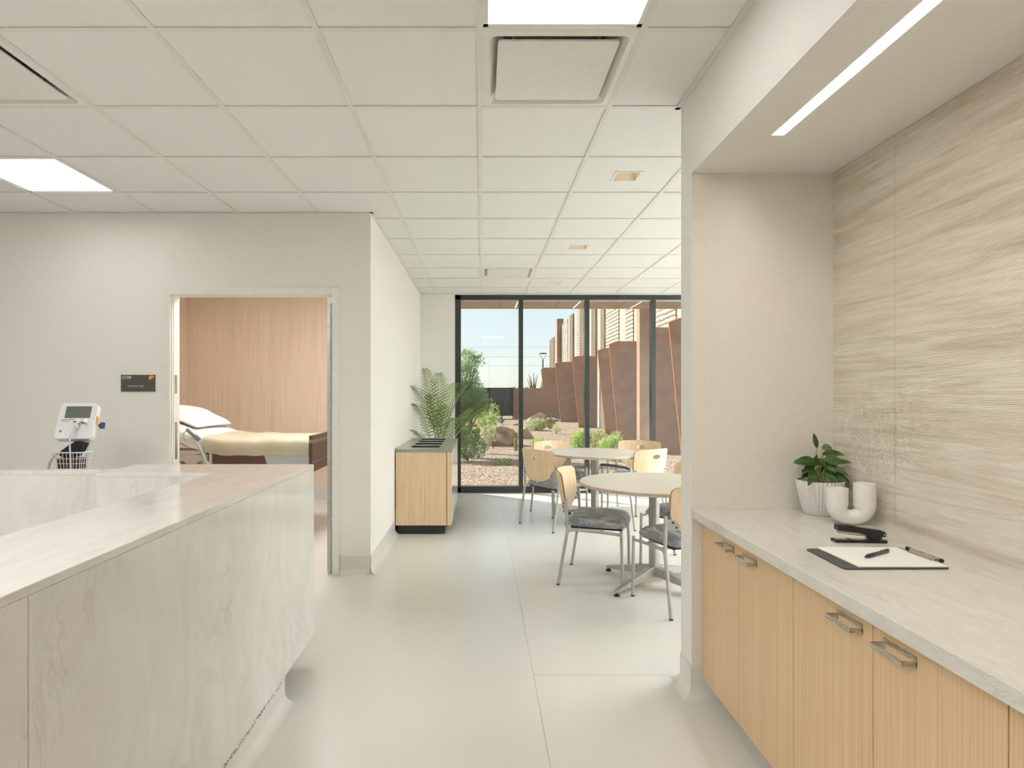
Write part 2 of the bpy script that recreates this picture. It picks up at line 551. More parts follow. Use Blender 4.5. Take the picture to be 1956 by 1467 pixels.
# ceiling tiles
x0g, y0g, G = -0.0045, 2.242, 0.6096
special = {(0, -1): 'light', (0, 0): 'vent', (-4, 0): 'vent', (-5, 2): 'light', (0, 7): 'vent',
           (1, 2): 'can', (1, 5): 'can', (1, 8): 'can',
           (-2, -5): 'light', (-5, -2): 'light', (-5, -6): 'light', (-3, 5): 'light', (-3, -4): 'light', (7, 3): 'light', (7, 5): 'light', (7, 7): 'light', (9, 3): 'light', (9, 5): 'light', (9, 7): 'light'}  # lights on this line are unseen, added to brighten the rooms
m = MB()
ZT = C + 0.0052
for i in range(-10, 12):
    for j in range(-10, 10):
        x0, x1 = x0g + i * G, x0g + (i + 1) * G
        y0, y1 = y0g + j * G, y0g + (j + 1) * G
        x0, x1, y0, y1 = max(x0, XW), min(x1, XE), max(y0, YB), min(y1, YW)
        if x1 - x0 < 0.01 or y1 - y0 < 0.01: continue
        s = special.get((i, j))
        if s in ('light', 'vent'): continue
        if s == 'can':
            cx, cy, h = (x0 + x1) / 2, (y0 + y1) / 2, 0.071
            m.box(x0, cx - h, y0, y1, ZT, ZT + 0.016); m.box(cx + h, x1, y0, y1, ZT, ZT + 0.016)
            m.box(cx - h, cx + h, y0, cy - h, ZT, ZT + 0.016); m.box(cx - h, cx + h, cy + h, y1, ZT, ZT + 0.016)
        else:
            m.box(x0, x1, y0, y1, ZT, ZT + 0.016)
struct(m.build('ceiling', tile_mat))
m = MB(); m.box(XW - 0.2, XE + 0.2, YB - 0.2, YW + 0.15, C + 0.30, C + 0.36)
struct(m.build('ceiling_deck', M('deck_grey', '#8a8a86', 0.9)))
m = MB()
t = 0.012
for i in range(-9, 12):
    x = x0g + i * G
    if XW < x < XE:
        m.box(x - t, x + t, YB, YW, C, C + 0.004); m.box(x - 0.0007, x + 0.0007, YB, YW, C + 0.004, C + 0.03)
for j in range(-9, 10):
    y = y0g + j * G
    if YB < y < YW:
        m.box(XW, XE, y - t, y + t, C + 0.0003, C + 0.004); m.box(XW, XE, y - 0.0007, y + 0.0007, C + 0.004, C + 0.03)
struct(m.build('trim_2', tee_mat))
m = MB()   # wall angles
m.box(XW, XL + 0.022, YD - 0.022, YD, C - 0.001, C + 0.003)
m.box(XL, XL + 0.022, YD - 0.022, YW, C - 0.001, C + 0.003)
m.box(XR - 0.022, XR, YB, WE + 0.022, C - 0.001, C + 0.003)
m.box(XR - 0.022, XE, WE, WE + 0.022, C - 0.001, C + 0.003)
m.box(XL, XE, YW - 0.022, YW, C - 0.001, C + 0.003)
struct(m.build('trim_3', tee_mat))

ZC = C + 0.25
# wall with the door opening
DX0, DX1, DZ = -2.335, -1.120, 2.103
m = MB()
m.box(XW, DX0 - 0.03, YD, YD + 0.12, 0, ZC); m.box(DX1 + 0.03, XL, YD, YD + 0.12, 0, ZC); m.box(DX0 - 0.03, DX1 + 0.03, YD, YD + 0.12, DZ + 0.03, ZC)
struct(m.build('wall_door', wall_paint))
m = MB(); m.box(XL - 0.12, XL, YD + 0.12, YW, 0, ZC)
struct(m.build('wall_bay', wall_paint))
# window wall
WX0, WX1 = -0.3565, 6.55
m = MB(); m.box(XL - 0.12, WX0, YW, YW + 0.2, -0.1, ZC); m.box(WX1, XE, YW, YW + 0.2, -0.1, ZC); m.box(WX0, WX1, YW, YW + 0.2, 2.705, ZC)
struct(m.build('wall_back', wall_paint))
m = MB(); m.box(XE, XE + 0.12, YB, YW + 0.2, 0, ZC)
struct(m.build('wall_right', wall_paint))
m = MB(); m.box(XW - 0.12, XW, YB, YD, 0, ZC)
struct(m.build('wall_left', wall_paint))
m = MB(); m.box(XW - 0.12, -5.2, YB - 0.12, YB, 0, ZC); m.box(4.4, XE + 0.12, YB - 0.12, YB, 0, ZC); m.box(-5.2, 4.4, YB - 0.12, YB, 2.62, ZC)
struct(m.build('wall_front', wall_paint))
# right wall with the niche
m = MB(); m.box(XR, XE, NE, WE, 0, ZC)
struct(m.build('wall_wing', wall_paint))
m = MB(); m.box(XR, XE, YB, -1.2, 0, ZC)
struct(m.build('wall_niche_near', wall_paint))
# niche bulkhead with a slot for the linear light
SX0, SX1, SY0, SY1 = 1.114, 1.162, 0.25, 2.312
m = MB()
m.box(XR, SX0, -1.2, NE, NZ, ZC); m.box(SX1, XE, -1.2, NE, NZ, ZC)
m.box(SX0, SX1, -1.2, SY0, NZ, ZC); m.box(SX0, SX1, SY1, NE, NZ, ZC); m.box(SX0, SX1, SY0, SY1, NZ + 0.09, ZC)
o = struct(m.build('wall_bulkhead', wall_paint))
# paint skins inside the niche (warmer tone)
m = MB(); m.box(XR + 0.002, NX, NE - 0.003, NE, 0, NZ)
struct(m.build('wall_niche_end', niche_paint))
# tiled wall: real horizontal ribs
def ribs(y0, y1, z0, z1, x):
    mb = MB()
    pitch = 0.306 / 55; n = max(1, round((z1 - z0) / pitch))
    prof = []
    for i in range(n):
        z = z0 + i * pitch
        prof += [(x + 0.0017, z), (x, z + 0.0015), (x, z + 0.0036), (x + 0.0017, z + pitch - 0.0003)]
    v = []
    for (px, pz) in prof: v += [(px, y0, pz), (px, y1, pz)]
    f = [(2 * i, 2 * i + 1, 2 * i + 3, 2 * i + 2) for i in range(len(prof) - 1)]
    mb.add(v, f)
    return mb
tw = MB()
for (a, b) in ((2.3065, NE), (1.0875, 2.3052), (-0.13, 1.0862), (-1.2, -0.1313)):
    for k in range(6):
        z0 = 0.842 - 0.155 + 0.306 * k
        z1 = z0 + 0.306
        z0 = max(z0, 0.80); z1 = min(z1, NZ)
        if z1 - z0 > 0.02:
            q = ribs(a, b, z0, z1, NX)
            tw.add(q.v, q.f)
o = tw.build('wall_tiled', travertine)
struct(o)
m = MB(); m.box(NX + 0.002, NX + 0.1, -1.2, NE, 0, NZ + 0.01)
struct(m.build('wall_tile_backing', M('tile_grout', '#bcae94', 0.8)))

# coved base, the floor sheet turned up the wall
def cove(name, p0, p1, nrm, h=0.136, r=0.05, ext0=0.0, ext1=0.0):
    p0 = Vector((p0[0], p0[1], 0)); p1 = Vector((p1[0], p1[1], 0)); n = Vector((nrm[0], nrm[1], 0))
    d = (p1 - p0).normalized()
    prof = [(0.0005, h), (0.004, h), (0.004, r)] + [(0.004 + r - r * math.cos(R(a)), r - r * math.sin(R(a))) for a in range(10, 91, 10)]
    prof += [(0.004 + r, 0.0004), (0.0005, 0.0004)]
    pts = []
    a, b = MB(), None
    v = []
    for q in (p0, p1):
        for (u, z) in prof:
            sgn = ext0 if q is p0 else -ext1
            w = q + n * u - d * (u * sgn) 
            v.append((w.x, w.y, z))
    k = len(prof)
    f = [(i, (i + 1) % k, k + (i + 1) % k, k + i) for i in range(k)] + [tuple(range(k)), tuple(reversed(range(k, 2 * k)))]
    a.add(v, f)
    return struct(a.build(name, vinyl, smooth=True, angle=25))
cove('baseboard_door_wall', (DX1 + 0.058, YD), (XL, YD), (0, -1), ext0=0, ext1=-1)
cove('baseboard_door_wall_left', (XW, YD), (DX0 - 0.052, YD), (0, -1))
cove('baseboard_bay', (XL, YD), (XL, YW), (1, 0), ext0=1, ext1=0)
cove('baseboard_pier', (XL, YW), (WX0, YW), (0, -1))
cove('baseboard_wing', (XR, NE), (XR, WE), (-1, 0), ext0=1, ext1=-1)
cove('baseboard_niche_end', (XR, NE), (NX, NE), (0, -1), ext0=1)
cove('baseboard_wing_far', (XR, WE), (XE, WE), (0, 1), ext0=1)
cove('baseboard_right', (XE, WE), (XE, YW), (-1, 0))

# patient bay beyond the door
BY, BXL = 7.7, -3.76
m = MB(); m.box(BXL - 0.1, XL - 0.12, BY, BY + 0.1, 0.2, ZC)
struct(m.build('wall_patient_bay_back', panel_wood))
m = MB(); m.box(BXL - 0.1, BXL, YD + 0.12, BY, 0.2, ZC)
struct(m.build('wall_patient_bay_left', panel_wood))
m = MB(); m.box(BXL - 0.1, XL - 0.12, BY, BY + 0.1, 0, 0.2); m.box(BXL - 0.1, BXL, YD + 0.12, BY, 0, 0.2)
struct(m.build('baseboard_patient_bay', vinyl))

# ------------------------------------------------------------------ door frame and door
m = MB()
fy0 = YD - 0.018
fw = 0.054
m.box(DX0 - fw, DX0, fy0, YD + 0.13, 0, DZ + fw)
m.box(DX1, DX1 + fw, fy0, YD + 0.13, 0, DZ + fw)
m.box(DX0, DX1, fy0, YD + 0.13, DZ, DZ + fw)
dfr = struct(m.build('door_1', frame_paint, bevel=0.002))
m = MB()   # aluminium edge strip on the latch jamb
m.box(DX0, DX0 + 0.006, YD + 0.0, YD + 0.012, 0, DZ); m.box(DX0, DX0 + 0.004, YD + 0.03, YD + 0.115, 0, DZ)
m.build('jamb_strip', white_metal, dfr)
m = MB(); m.box(DX0 + 0.004, DX0 + 0.006, YD + 0.045, YD + 0.08, 1.36, 1.50); m.box(DX0 + 0.004, DX0 + 0.006, YD + 0.05, YD + 0.085, 0.86, 1.14)
m.build('strike_plate', steel, dfr)
# open door leaf seen edge on
dl = empty('door_2', 'grey door leaf standing open into the patient bay, seen edge on with its long hinge', 'door', (DX1 - 0.003, YD + 0.045, 0))
dl['kind'] = 'structure'
m = MB(); m.box(-0.044, 0, 0.004, 1.1, 0.012, DZ - 0.02)
m.build('leaf', frame_paint, dl, bevel=0.001)
m = MB(); m.box(-0.047, -0.001, -0.001, 0.004, 0.012, DZ - 0.015)
hg = m.build('edge_plate', alu, dl)
m = MB()
z = 0.02
while z < DZ - 0.06:
    m.tube([(-0.018, -0.006, z), (-0.018, -0.006, z + 0.093)], 0.0075, 10)
    z += 0.0965
m.build('hinge_knuckles', alu, dl, smooth=True)
m = MB()
z = 0.08
while z < DZ - 0.06:
    m.cyl(0, 0, -0.0015, 0, 0.0032, 8, T=Matrix.Translation((-0.040, -0.0012, z)) @ Matrix.Rotation(R(-90), 4, 'X'))
    z += 0.149
m.build('hinge_screws', dark_trim, dl)

# room sign
sg = empty('room_sign', 'dark grey rectangular room sign with white lettering and a round orange emblem, beside the door', 'sign', (-2.58, YD, 1.437))
m = MB(); m.box(-0.128, 0.128, -0.008, 0, -0.063, 0.063)
m.build('plate', M('sign_grey', '#57544d', 0.5, col2='#524f48', nscale=40), sg, bevel=0.001)
def text(body, size, loc, mat, parent, name, bold=0.0, ax='LEFT'):
    cu = bpy.data.curves.new(name, 'FONT')
    cu.body = body; cu.size = size; cu.extrude = 0.0006; cu.offset = bold; cu.align_x = ax
    cu.materials.append(mat)
    o = bpy.data.objects.new(name, cu)
    COL.objects.link(o)
    bpy.context.view_layer.update()
    me = bpy.data.meshes.new_from_object(o.evaluated_get(bpy.context.evaluated_depsgraph_get()))
    bpy.data.objects.remove(o, do_unlink=True)
    o = bpy.data.objects.new(name, me)
    COL.objects.link(o); o.parent = parent; o.location = loc; o.rotation_euler = (R(90), 0, 0)
    return o
letter = M('sign_letter_white', '#efede6', 0.6)
text('C124', 0.030, (-0.117, -0.0088, 0.034), letter, sg, 'room_number', 0.0006)
text('PATIENT BAY', 0.0205, (-0.073, -0.0088, -0.030), M('sign_letter_grey', '#c9c7be', 0.6), sg, 'room_name')
m = MB(); m.cyl(0, 0, 0, 0.0012, 0.0195, 28, T=Matrix.Translation((0.103, -0.0080, 0.039)) @ Matrix.Rotation(R(90), 4, 'X'))
em = m.build('emblem', M('emblem_orange', '#f0a64a', 0.5, col2='#e9c94e', nscale=30), sg)
pts = arc(0, 0, 0.0192, -125, 10, 10) + [(0.004, 0.002), (-0.003, -0.006)]
m = MB(); m.prism(pts, 'y', -0.0006, 0)
o = m.build('emblem_red', M('emblem_red', '#b5341f', 0.5), em, loc=(0.103, -0.0092, 0.039))

# ------------------------------------------------------------------ window wall frame
fr = MB()
FY0, FY1 = YW + 0.02, YW + 0.13
ZB, ZTOP = 0.0, 2.705
fr.box(WX0, WX1, FY0, FY1, ZB, 0.085); fr.box(WX0, WX1, FY0, FY1, ZTOP - 0.065, ZTOP)
fr.box(WX0, WX0 + 0.078, FY0, FY1, ZB, ZTOP); fr.box(WX1 - 0.06, WX1, FY0, FY1, ZB, ZTOP)
mull = [0.545, 1.451, 2.357, 3.263, 4.169, 5.075, 5.98]
for x in mull: fr.box(x - 0.029, x + 0.029, FY0, FY1, 0.085, ZTOP - 0.065)
win = struct(fr.build('window_1', frame_dark, bevel=0.002))
m = MB()
edges = [WX0 + 0.049] + mull + [WX1 - 0.031]
for a, b in zip(edges[:-1], edges[1:]):
    a2, b2 = a + 0.029, b - 0.029
    m.box(a2, b2, YW + 0.055, YW + 0.075, 0.085, 0.10); m.box(a2, b2, YW + 0.055, YW + 0.075, ZTOP - 0.085, ZTOP - 0.065)
m.build('glazing_bead', alu, win)
for a, b in zip(edges[:-1], edges[1:]):
    m = MB(); m.box(a + 0.025, b - 0.025, YW + 0.077, YW + 0.083, 0.09, ZTOP - 0.07)
    m.build('glass_pane', GLASS, win)

# glazed wall added behind the camera to let in daylight
m = MB()
m.box(-5.2, 4.4, YB - 0.12, YB - 0.02, 0, 0.08); m.box(-5.2, 4.4, YB - 0.12, YB - 0.02, 2.56, 2.62)
for k in range(8):
    x = -5.2 + 0.06 + k * (9.6 - 0.12) / 7
    m.box(x - 0.03, x + 0.03, YB - 0.12, YB - 0.02, 0.08, 2.56)
win2 = struct(m.build('window_added', frame_dark))
m = MB(); m.box(-5.15, 4.35, YB - 0.075, YB - 0.069, 0.08, 2.56)
m.build('glass_pane', GLASS, win2)

# ------------------------------------------------------------------ ceiling fixtures
def cell(i, j):
    return x0g + (i + 0.5) * G, y0g + (j + 0.5) * G
panel_m = emit('panel_light', PANEL_COLOR, PANEL_STRENGTH)
rear_m = emit('added_rear_light', PANEL_COLOR, REAR_STRENGTH)
pbay_m = emit('added_patient_bay_light', (1.0, 0.97, 0.96), 42.0)  # unseen panel added to light the patient bay
bay_m = emit('added_bay_light', (0.92, 0.975, 1.0), BAY_STRENGTH)
def light_panel(i, j, label, vis):
    x, y = cell(i, j)
    e = empty('ceiling_light', label, 'ceiling light', (x, y, C), 0, 'square ceiling light panels')
    h = G / 2 - 0.012
    m = MB()
    g = G / 2 - 0.001
    m.box(-g, g, -g, -h, 0.0045, 0.03); m.box(-g, g, h, g, 0.0045, 0.03); m.box(-g, -h, -h, h, 0.0045, 0.03); m.box(h, g, -h, h, 0.0045, 0.03)
    for (a, b, c, d) in ((-h, h, -h, -h + 0.018), (-h, h, h - 0.018, h), (-h, -h + 0.018, -h, h), (h - 0.018, h, -h, h)):
        m.box(a, b, c, d, 0.004, 0.03)
    m.build('frame', white_metal, e)
    m = MB(); m.box(-h + 0.018, h - 0.018, -h + 0.018, h - 0.018, 0.012, 0.02)
    m.build('diffuser', bay_m if i > 5 else rear_m if j < -1 else pbay_m if (i, j) == (-3, 5) else panel_m, e)
    return e
for (i, j), s in special.items():
    if s == 'light':
        lb = {(0, -1): 'glowing square light panel above the aisle, at the top edge of the photo',
              (-5, 2): 'glowing square light panel in the ceiling near the wall with the door',
                            (-3, 5): 'added unseen light panel in the patient bay ceiling',
                            }.get((i, j), 'added unseen fill light panel in the ceiling behind the camera' if j < -1 else 'added fill light panel over the hidden right part of the dining bay')
        light_panel(i, j, lb, True)

def air_vent(i, j, label):
    x, y = cell(i, j)
    e = empty('ceiling_air_diffuser', label, 'air vent', (x, y, C), 0, 'square plaque air diffusers')
    h = G / 2 - 0.012
    # rim with rounded opening, tapering up into the neck
    outer = rrect(-h, h, -h, h, 0.004, 5); o1 = rrect(-h + 0.026, h - 0.026, -h + 0.026, h - 0.026, 0.03, 5)
    o2 = rrect(-h + 0.030, h - 0.030, -h + 0.030, h - 0.030, 0.028, 5); o3 = rrect(-h + 0.085, h - 0.085, -h + 0.085, h - 0.085, 0.02, 5)
    m = MB(); n = len(outer)
    v = [(p[0], p[1], 0.002) for p in outer] + [(p[0], p[1], 0.000) for p in o1] + [(p[0], p[1], 0.006) for p in o2] + [(p[0], p[1], 0.075) for p in o3]
    f = []
    for r in range(3):
        for k in range(n): f.append((r * n + k, r * n + (k + 1) % n, (r + 1) * n + (k + 1) % n, (r + 1) * n + k))
    m.add(v, f)
    m.build('rim', white_metal, e, smooth=True, angle=30)
    m = MB(); k = h - 0.085
    m.box(-k, k, -k, -k + 0.002, 0.075, 0.16); m.box(-k, k, k - 0.002, k, 0.075, 0.16); m.box(-k, -k + 0.002, -k, k, 0.075, 0.16)
    m.box(k - 0.002, k, -k, k, 0.075, 0.16); m.box(-k, k, -k, k, 0.16, 0.165)
    m.build('neck', grey_plenum, e)
    m = MB(); m.prism(rrect(-0.235, 0.235, -0.232, 0.232, 0.014), 'z', 0.001, 0.009)
    m.build('plaque', white_metal, e, bevel=0.002)
    for sx in (-0.17, 0.17):
        m = MB(); m.tube([(sx, -0.15, 0.009), (sx, -0.15, 0.09)], 0.006, 8); 
        m.build('hanger', white_metal, e)
        m = MB(); m.tube([(sx, 0.15, 0.009), (sx, 0.15, 0.09)], 0.006, 8)
        m.build('hanger', white_metal, e)
    return e
air_vent(0, 0, 'large white square air diffuser above the aisle, next to the top-edge light panel')
air_vent(-4, 0, 'white square air diffuser cut off at the upper left of the photo')
air_vent(0, 7, 'farthest square air diffuser, in the ceiling near the window wall')

can_glow = emit('downlight_glow', (1.0, 0.86, 0.68), 2.2)
cone_m = M('downlight_reflector', '#e9ddc8', 0.35, col2='#e4d7c0', nscale=20)
def downlight(i, j, label):
    x, y = cell(i, j)
    e = empty('recessed_downlight', label, 'downlight', (x, y, ZT), 0, 'square recessed downlights in a row')
    m = MB(); a, b = 0.086, 0.070
    m.box(-a, a, -a, -b, -0.004, 0); m.box(-a, a, b, a, -0.004, 0); m.box(-a, -b, -b, b, -0.004, 0); m.box(b, a, -b, b, -0.004, 0)
    m.build('trim_ring', white_metal, e)
    m = MB(); t = 0.045
    v = [(-b, -b, 0), (b, -b, 0), (b, b, 0), (-b, b, 0), (-t, -t, 0.11), (t, -t, 0.11), (t, t, 0.11), (-t, t, 0.11)]
    m.add(v, [(0, 1, 5, 4), (1, 2, 6, 5), (2, 3, 7, 6), (3, 0, 4, 7)])
    m.build('reflector', cone_m, e)
    m = MB(); m.box(-t, t, -t, t, 0.11, 0.115)
    m.build('lens', can_glow, e)
    return e
downlight(1, 2, 'square recessed downlight nearest the camera, lit warm inside')
downlight(1, 5, 'middle square recessed downlight of the row running to the window')
downlight(1, 8, 'farthest square recessed downlight, close to the window wall')

# linear slot light in the niche soffit
e = empty('linear_light', 'long glowing linear slot light in the soffit above the quartz counter', 'linear light', (0, 0, NZ))
m = MB()
w = 0.001
m.box(SX0, SX0 + w, SY0, SY1, 0.0, 0.07); m.box(SX1 - w, SX1, SY0, SY1, 0.0, 0.07); m.box(SX0, SX1, SY1 - w, SY1, 0, 0.07); m.box(SX0, SX1, SY0, SY0 + w, 0, 0.07)
m.box(SX0 - 0.003, SX0, SY0, SY1, -0.001, 0.001); m.box(SX1, SX1 + 0.003, SY0, SY1, -0.001, 0.001)
m.build('housing', white_metal, e)
m = MB(); m.box(SX0 + 0.001, SX1 - 0.001, SY0 + 0.001, SY1 - 0.001, 0.045, 0.05)
m.build('lens', emit('slot_light', (1.0, 0.93, 0.85), SLOT_STRENGTH), e)

# ------------------------------------------------------------------ reception desk
DT, DB = 0.997, 0.12
DXF, DXI = -0.8595, -1.226
desk = empty('reception_desk', 'large veined quartz reception desk with a wide ledge, in the left foreground', 'reception desk')
m = MB()
m.prism([(DXF, -0.9), (DXF, 3.095), (-1.765, 3.095), (-1.765, 2.76), (DXI, 2.76), (DXI, -0.9)], 'z', DT - 0.02, DT)
m.build('ledge', quartz_top, desk, bevel=0.0018)
m = MB(); m.box(-3.0, -1.7655, 2.829, 2.895, DT - 0.02, DT)
m.build('narrow_ledge', quartz_top, desk, bevel=0.0015)
m = MB(); m.box(DXF - 0.02, DXF, 1.144, 3.095, DB, DT - 0.0203)
m.build('front_panel', quartz, desk, bevel=0.0012)
m = MB(); m.box(DXF - 0.02, DXF, -0.9, 1.1425, DB, DT - 0.0203)
m.build('front_panel', quartz, desk, bevel=0.0012)
m = MB(); m.box(-1.765, DXF - 0.0205, 3.075, 3.095, DB, DT - 0.0203)
m.build('end_panel', quartz, desk)
m = MB(); m.box(-1.765, DXI, 2.76, 2.78, 0.06, DT - 0.0203)
m.build('inner_panel', quartz, desk, bevel=0.001)
m = MB(); m.box(-3.0, -1.7655, 2.829, 2.895, 0.0, DT - 0.0203)
m.build('back_screen', quartz, desk, bevel=0.001)
m = MB(); m.box(DXI, DXI + 0.02, -0.9, 2.759, 0.06, DT - 0.0203)
m.build('inner_side_panel', quartz, desk)
m = MB(); m.box(DXF - 0.010, DXF - 0.0015, -0.9, 2.645, DB - 0.017, DB - 0.001)
m.build('edge_trim', speckle, desk)
# coved plinth
m = MB(); bx = DXF - 0.006
prof = [(bx, 0.103), (bx, 0.05)] + [(bx + 0.046 - 0.046 * math.cos(R(a)), 0.046 - 0.046 * math.sin(R(a)) + 0.0005) for a in range(10, 91, 10)] + [(bx + 0.046, 0), (-1.2, 0), (-1.2, 0.103)]
m.prism(prof, 'y', -0.9, 2.655)
m.build('plinth', vinyl, desk, smooth=True, angle=25)
m = MB(); m.box(-1.74, -1.2, 2.80, 3.05, 0, 0.12)
m.build('rear_plinth', vinyl, desk)
# work surface inside, low
m = MB(); m.box(-3.0, DXI - 0.001, 2.1, 2.758, 0.60, 0.63)
m.build('work_surface', quartz_counter, desk)
m = MB(); m.box(-2.98, -2.95, 2.1, 2.75, 0, 0.60)
m.build('work_surface_leg', white_metal, desk)

# ------------------------------------------------------------------ niche base cabinets and counter
CT, CF = 0.842, 0.9935
m = MB(); m.box(0.943, NX + 0.0005, -1.19, NE - 0.004, CT - 0.039, CT)
tag(m.build('countertop', quartz_counter, bevel=0.002), 'long pale quartz countertop over the oak cabinets, under the ribbed tile wall', 'countertop')
seams = [NE - 0.004, 2.322, 1.917, 1.5266, 1.134, 0.741, 0.348, -0.045, -0.438, -0.831, -1.19]
def handle(parent, y0, y1):
    """shallow tray pull: back lip on the door, outer bar, two end cheeks"""
    zc = 0.744
    m = MB(); T = 0.0022
    x0 = -0.0355
    m.box(x0, x0 + T, y0, y1, zc - 0.0065, zc + 0.0065)          # outer bar
    m.box(x0, 0.001 - 0.001, y0, y0 + T, zc - 0.0065, zc + 0.0065)
    m.box(x0, 0.0, y1 - T, y1, zc - 0.0065, zc + 0.0065)
    m.box(-0.0045, 0.0, y0, y1, zc + 0.005, zc + 0.016)           # back lip
    m.box(-0.0045, 0.0, y0, y0 + 0.004, zc - 0.012, zc + 0.005); m.box(-0.0045, 0.0, y1 - 0.004, y1, zc - 0.012, zc + 0.005)
    return m.build('handle', steel, parent, bevel=0.001)
names = ['the far end wall', 'the unit next to the far end wall', 'two doors nearer the camera', 'the bottom right corner of the photo', 'hidden beside the camera']
uid = 0
for u in range(0, 10, 2):
    a, b, c = seams[u], seams[u + 1], seams[u + 2]
    lab = ['two-door oak base cabinet at the far end of the counter, against the end wall',
           'oak base cabinet with two doors and tray pulls in the middle of the run',
           'oak base cabinet nearest the camera in view, cut off at the lower right corner',
           'oak base cabinet beside the camera, outside the photo',
           'oak base cabinet behind the camera, outside the photo'][u // 2]
    e = empty('base_cabinet', lab, 'cabinet', (CF, 0, 0), 0, 'oak base cabinets under the counter')
    m = MB(); m.box(0.021, NX - CF - 0.002, c + 0.001, a - 0.001, 0.085, CT - 0.0395)
    m.build('carcass', cab_wood, e)
    m = MB(); m.box(0.07, NX - CF - 0.004, c + 0.001, a - 0.001, 0.0, 0.085)
    m.build('toe_kick', vinyl, e)
    for (s, t2, side) in ((b, a, 1), (c, b, -1)):
        m = MB(); m.box(0, 0.019, s + 0.0017, t2 - 0.0017, 0.085, CT - 0.044)
        d = m.build('door', cab_wood, e, bevel=0.0008)
        if side == 1: handle(d, b + 0.039, b + 0.152)
        else: handle(d, b - 0.155, b - 0.042)

# pot with prayer plant
def leaf(mb, base, dir_, up, L, W, droop=0.25, n=6, fold=0.18):
    """broad pointed leaf"""
    d = Vector(dir_).normalized(); u = Vector(up); s = d.cross(u)
    if s.length < 1e-4: s = Vector((1, 0, 0))
    s.normalize(); u = s.cross(d).normalized()
    v = []
    for i in range(n + 1):
        t = i / n
        c = Vector(base) + d * (L * t) - Vector((0, 0, 1)) * (droop * L * t * t)
        w = W * 0.5 * (math.sin(math.pi * min(1, t * 0.96 + 0.04)) ** 0.75) * (1 - 0.25 * t)
        v += [c - s * w + u * (w * fold), c, c + s * w + u * (w * fold)]
    f = []
    for i in range(n):
        a = 3 * i
        f += [(a, a + 1, a + 4, a + 3), (a + 1, a + 2, a + 5, a + 4)]
    mb.add(v, f)
pot_c = (1.462, 2.598, CT)
pl = empty('potted_plant', 'small green prayer plant in a white fluted pot, in the far corner of the counter', 'potted plant', pot_c)
m = MB()
fl = lambda a, z: 1 + 0.022 * abs(math.sin(a * 18)) if z < 0.9 else 1
m.lathe([(0, 0), (0.060, 0), (0.064, 0.004), (0.077, 0.06), (0.088, 0.115), (0.093, 0.142), (0.0915, 0.1455)], 0, 0, 216, flute=lambda a, z: 1 + 0.05 * abs(math.sin(a * 18)) - 0.025)
m.lathe([(0.0905, 0.145), (0.0870, 0.145), (0.0860, 0.125), (0.0, 0.125)], 0, 0, 64)
m.build('pot', stone_pot, pl, smooth=True, angle=50)
m = MB(); m.lathe([(0, 0.128), (0.05, 0.13), (0.0855, 0.1265)], 0, 0, 32)
m.build('soil', soil, pl)
stems = MB(); leaves = MB()
random.seed(21)
# (tip direction x,z offset of leaf base from centre, length, width, dir)
spec = [(-0.015, 0.315 - 0.03, (-0.35, -0.2, 0.9), 0.062, 0.022, -0.05), (0.0, 0.285, (0.5, -0.4, 0.15), 0.038, 0.03, 0.2),
        (0.012, 0.255, (1, -0.2, 0.35), 0.088, 0.03, 0.35), (0.01, 0.235, (1, -0.35, 0.05), 0.072, 0.042, 0.2),
        (0.015, 0.225, (1, -0.3, 0.1), 0.098, 0.022, 0.1), (0.01, 0.208, (0.95, -0.25, 0.2), 0.08, 0.03, 0.4),
        (0.02, 0.20, (0.9, -0.5, 0.05), 0.075, 0.028, 0.15), (0.0, 0.215, (-0.95, -0.25, 0.45), 0.098, 0.032, 0.42),
        (-0.025, 0.225, (-1, -0.1, 0.25), 0.098, 0.038, 0.28), (-0.02, 0.21, (-0.9, 0.2, 0.5), 0.09, 0.032, 0.3),
        (-0.045, 0.165, (-0.8, -0.2, 0.55), 0.05, 0.036, 0.1), (-0.03, 0.185, (-0.7, -0.65, -0.1), 0.082, 0.034, 0.5),
        (0.0, 0.19, (0.45, -0.8, 0.0), 0.082, 0.036, 0.55), (0.02, 0.185, (0.65, -0.6, 0), 0.09, 0.034, 0.6),
        (0.03, 0.19, (0.9, -0.1, -0.1), 0.095, 0.03, 0.5), (0.02, 0.20, (0.3, 0.8, 0.3), 0.08, 0.032, 0.3),
        (-0.02, 0.20, (-0.3, 0.8, 0.3), 0.08, 0.032, 0.3), (0.03, 0.18, (0.6, 0.6, 0.2), 0.07, 0.03, 0.4)]
for k in range(9):
    a_ = R(40 * k + 15)
    spec.append((0.02 * math.cos(a_), random.uniform(0.175, 0.24), (math.cos(a_), -0.5 + 0.4 * math.sin(a_), random.uniform(-0.1, 0.3)), random.uniform(0.06, 0.085), 0.028, 0.4))
for (bx_, bz, d, L, W, dr) in spec:
    by = random.uniform(-0.02, 0.02)
    leaf(leaves, (bx_, by, bz), d, (-0.15, -0.85, 0.5), L * 1.08, W * 1.25, dr)
    sx, sy = random.uniform(-0.03, 0.03), random.uniform(-0.03, 0.03)
    stems.tube([(sx, sy, 0.125), ((sx + bx_) / 2, (sy + by) / 2, (0.125 + bz) / 2 + 0.01), (bx_, by, bz)], 0.0013, 6)
leaves.build('foliage', leaf_dark, pl, smooth=True, angle=80)
stems.build('stems', palm_stem, pl)

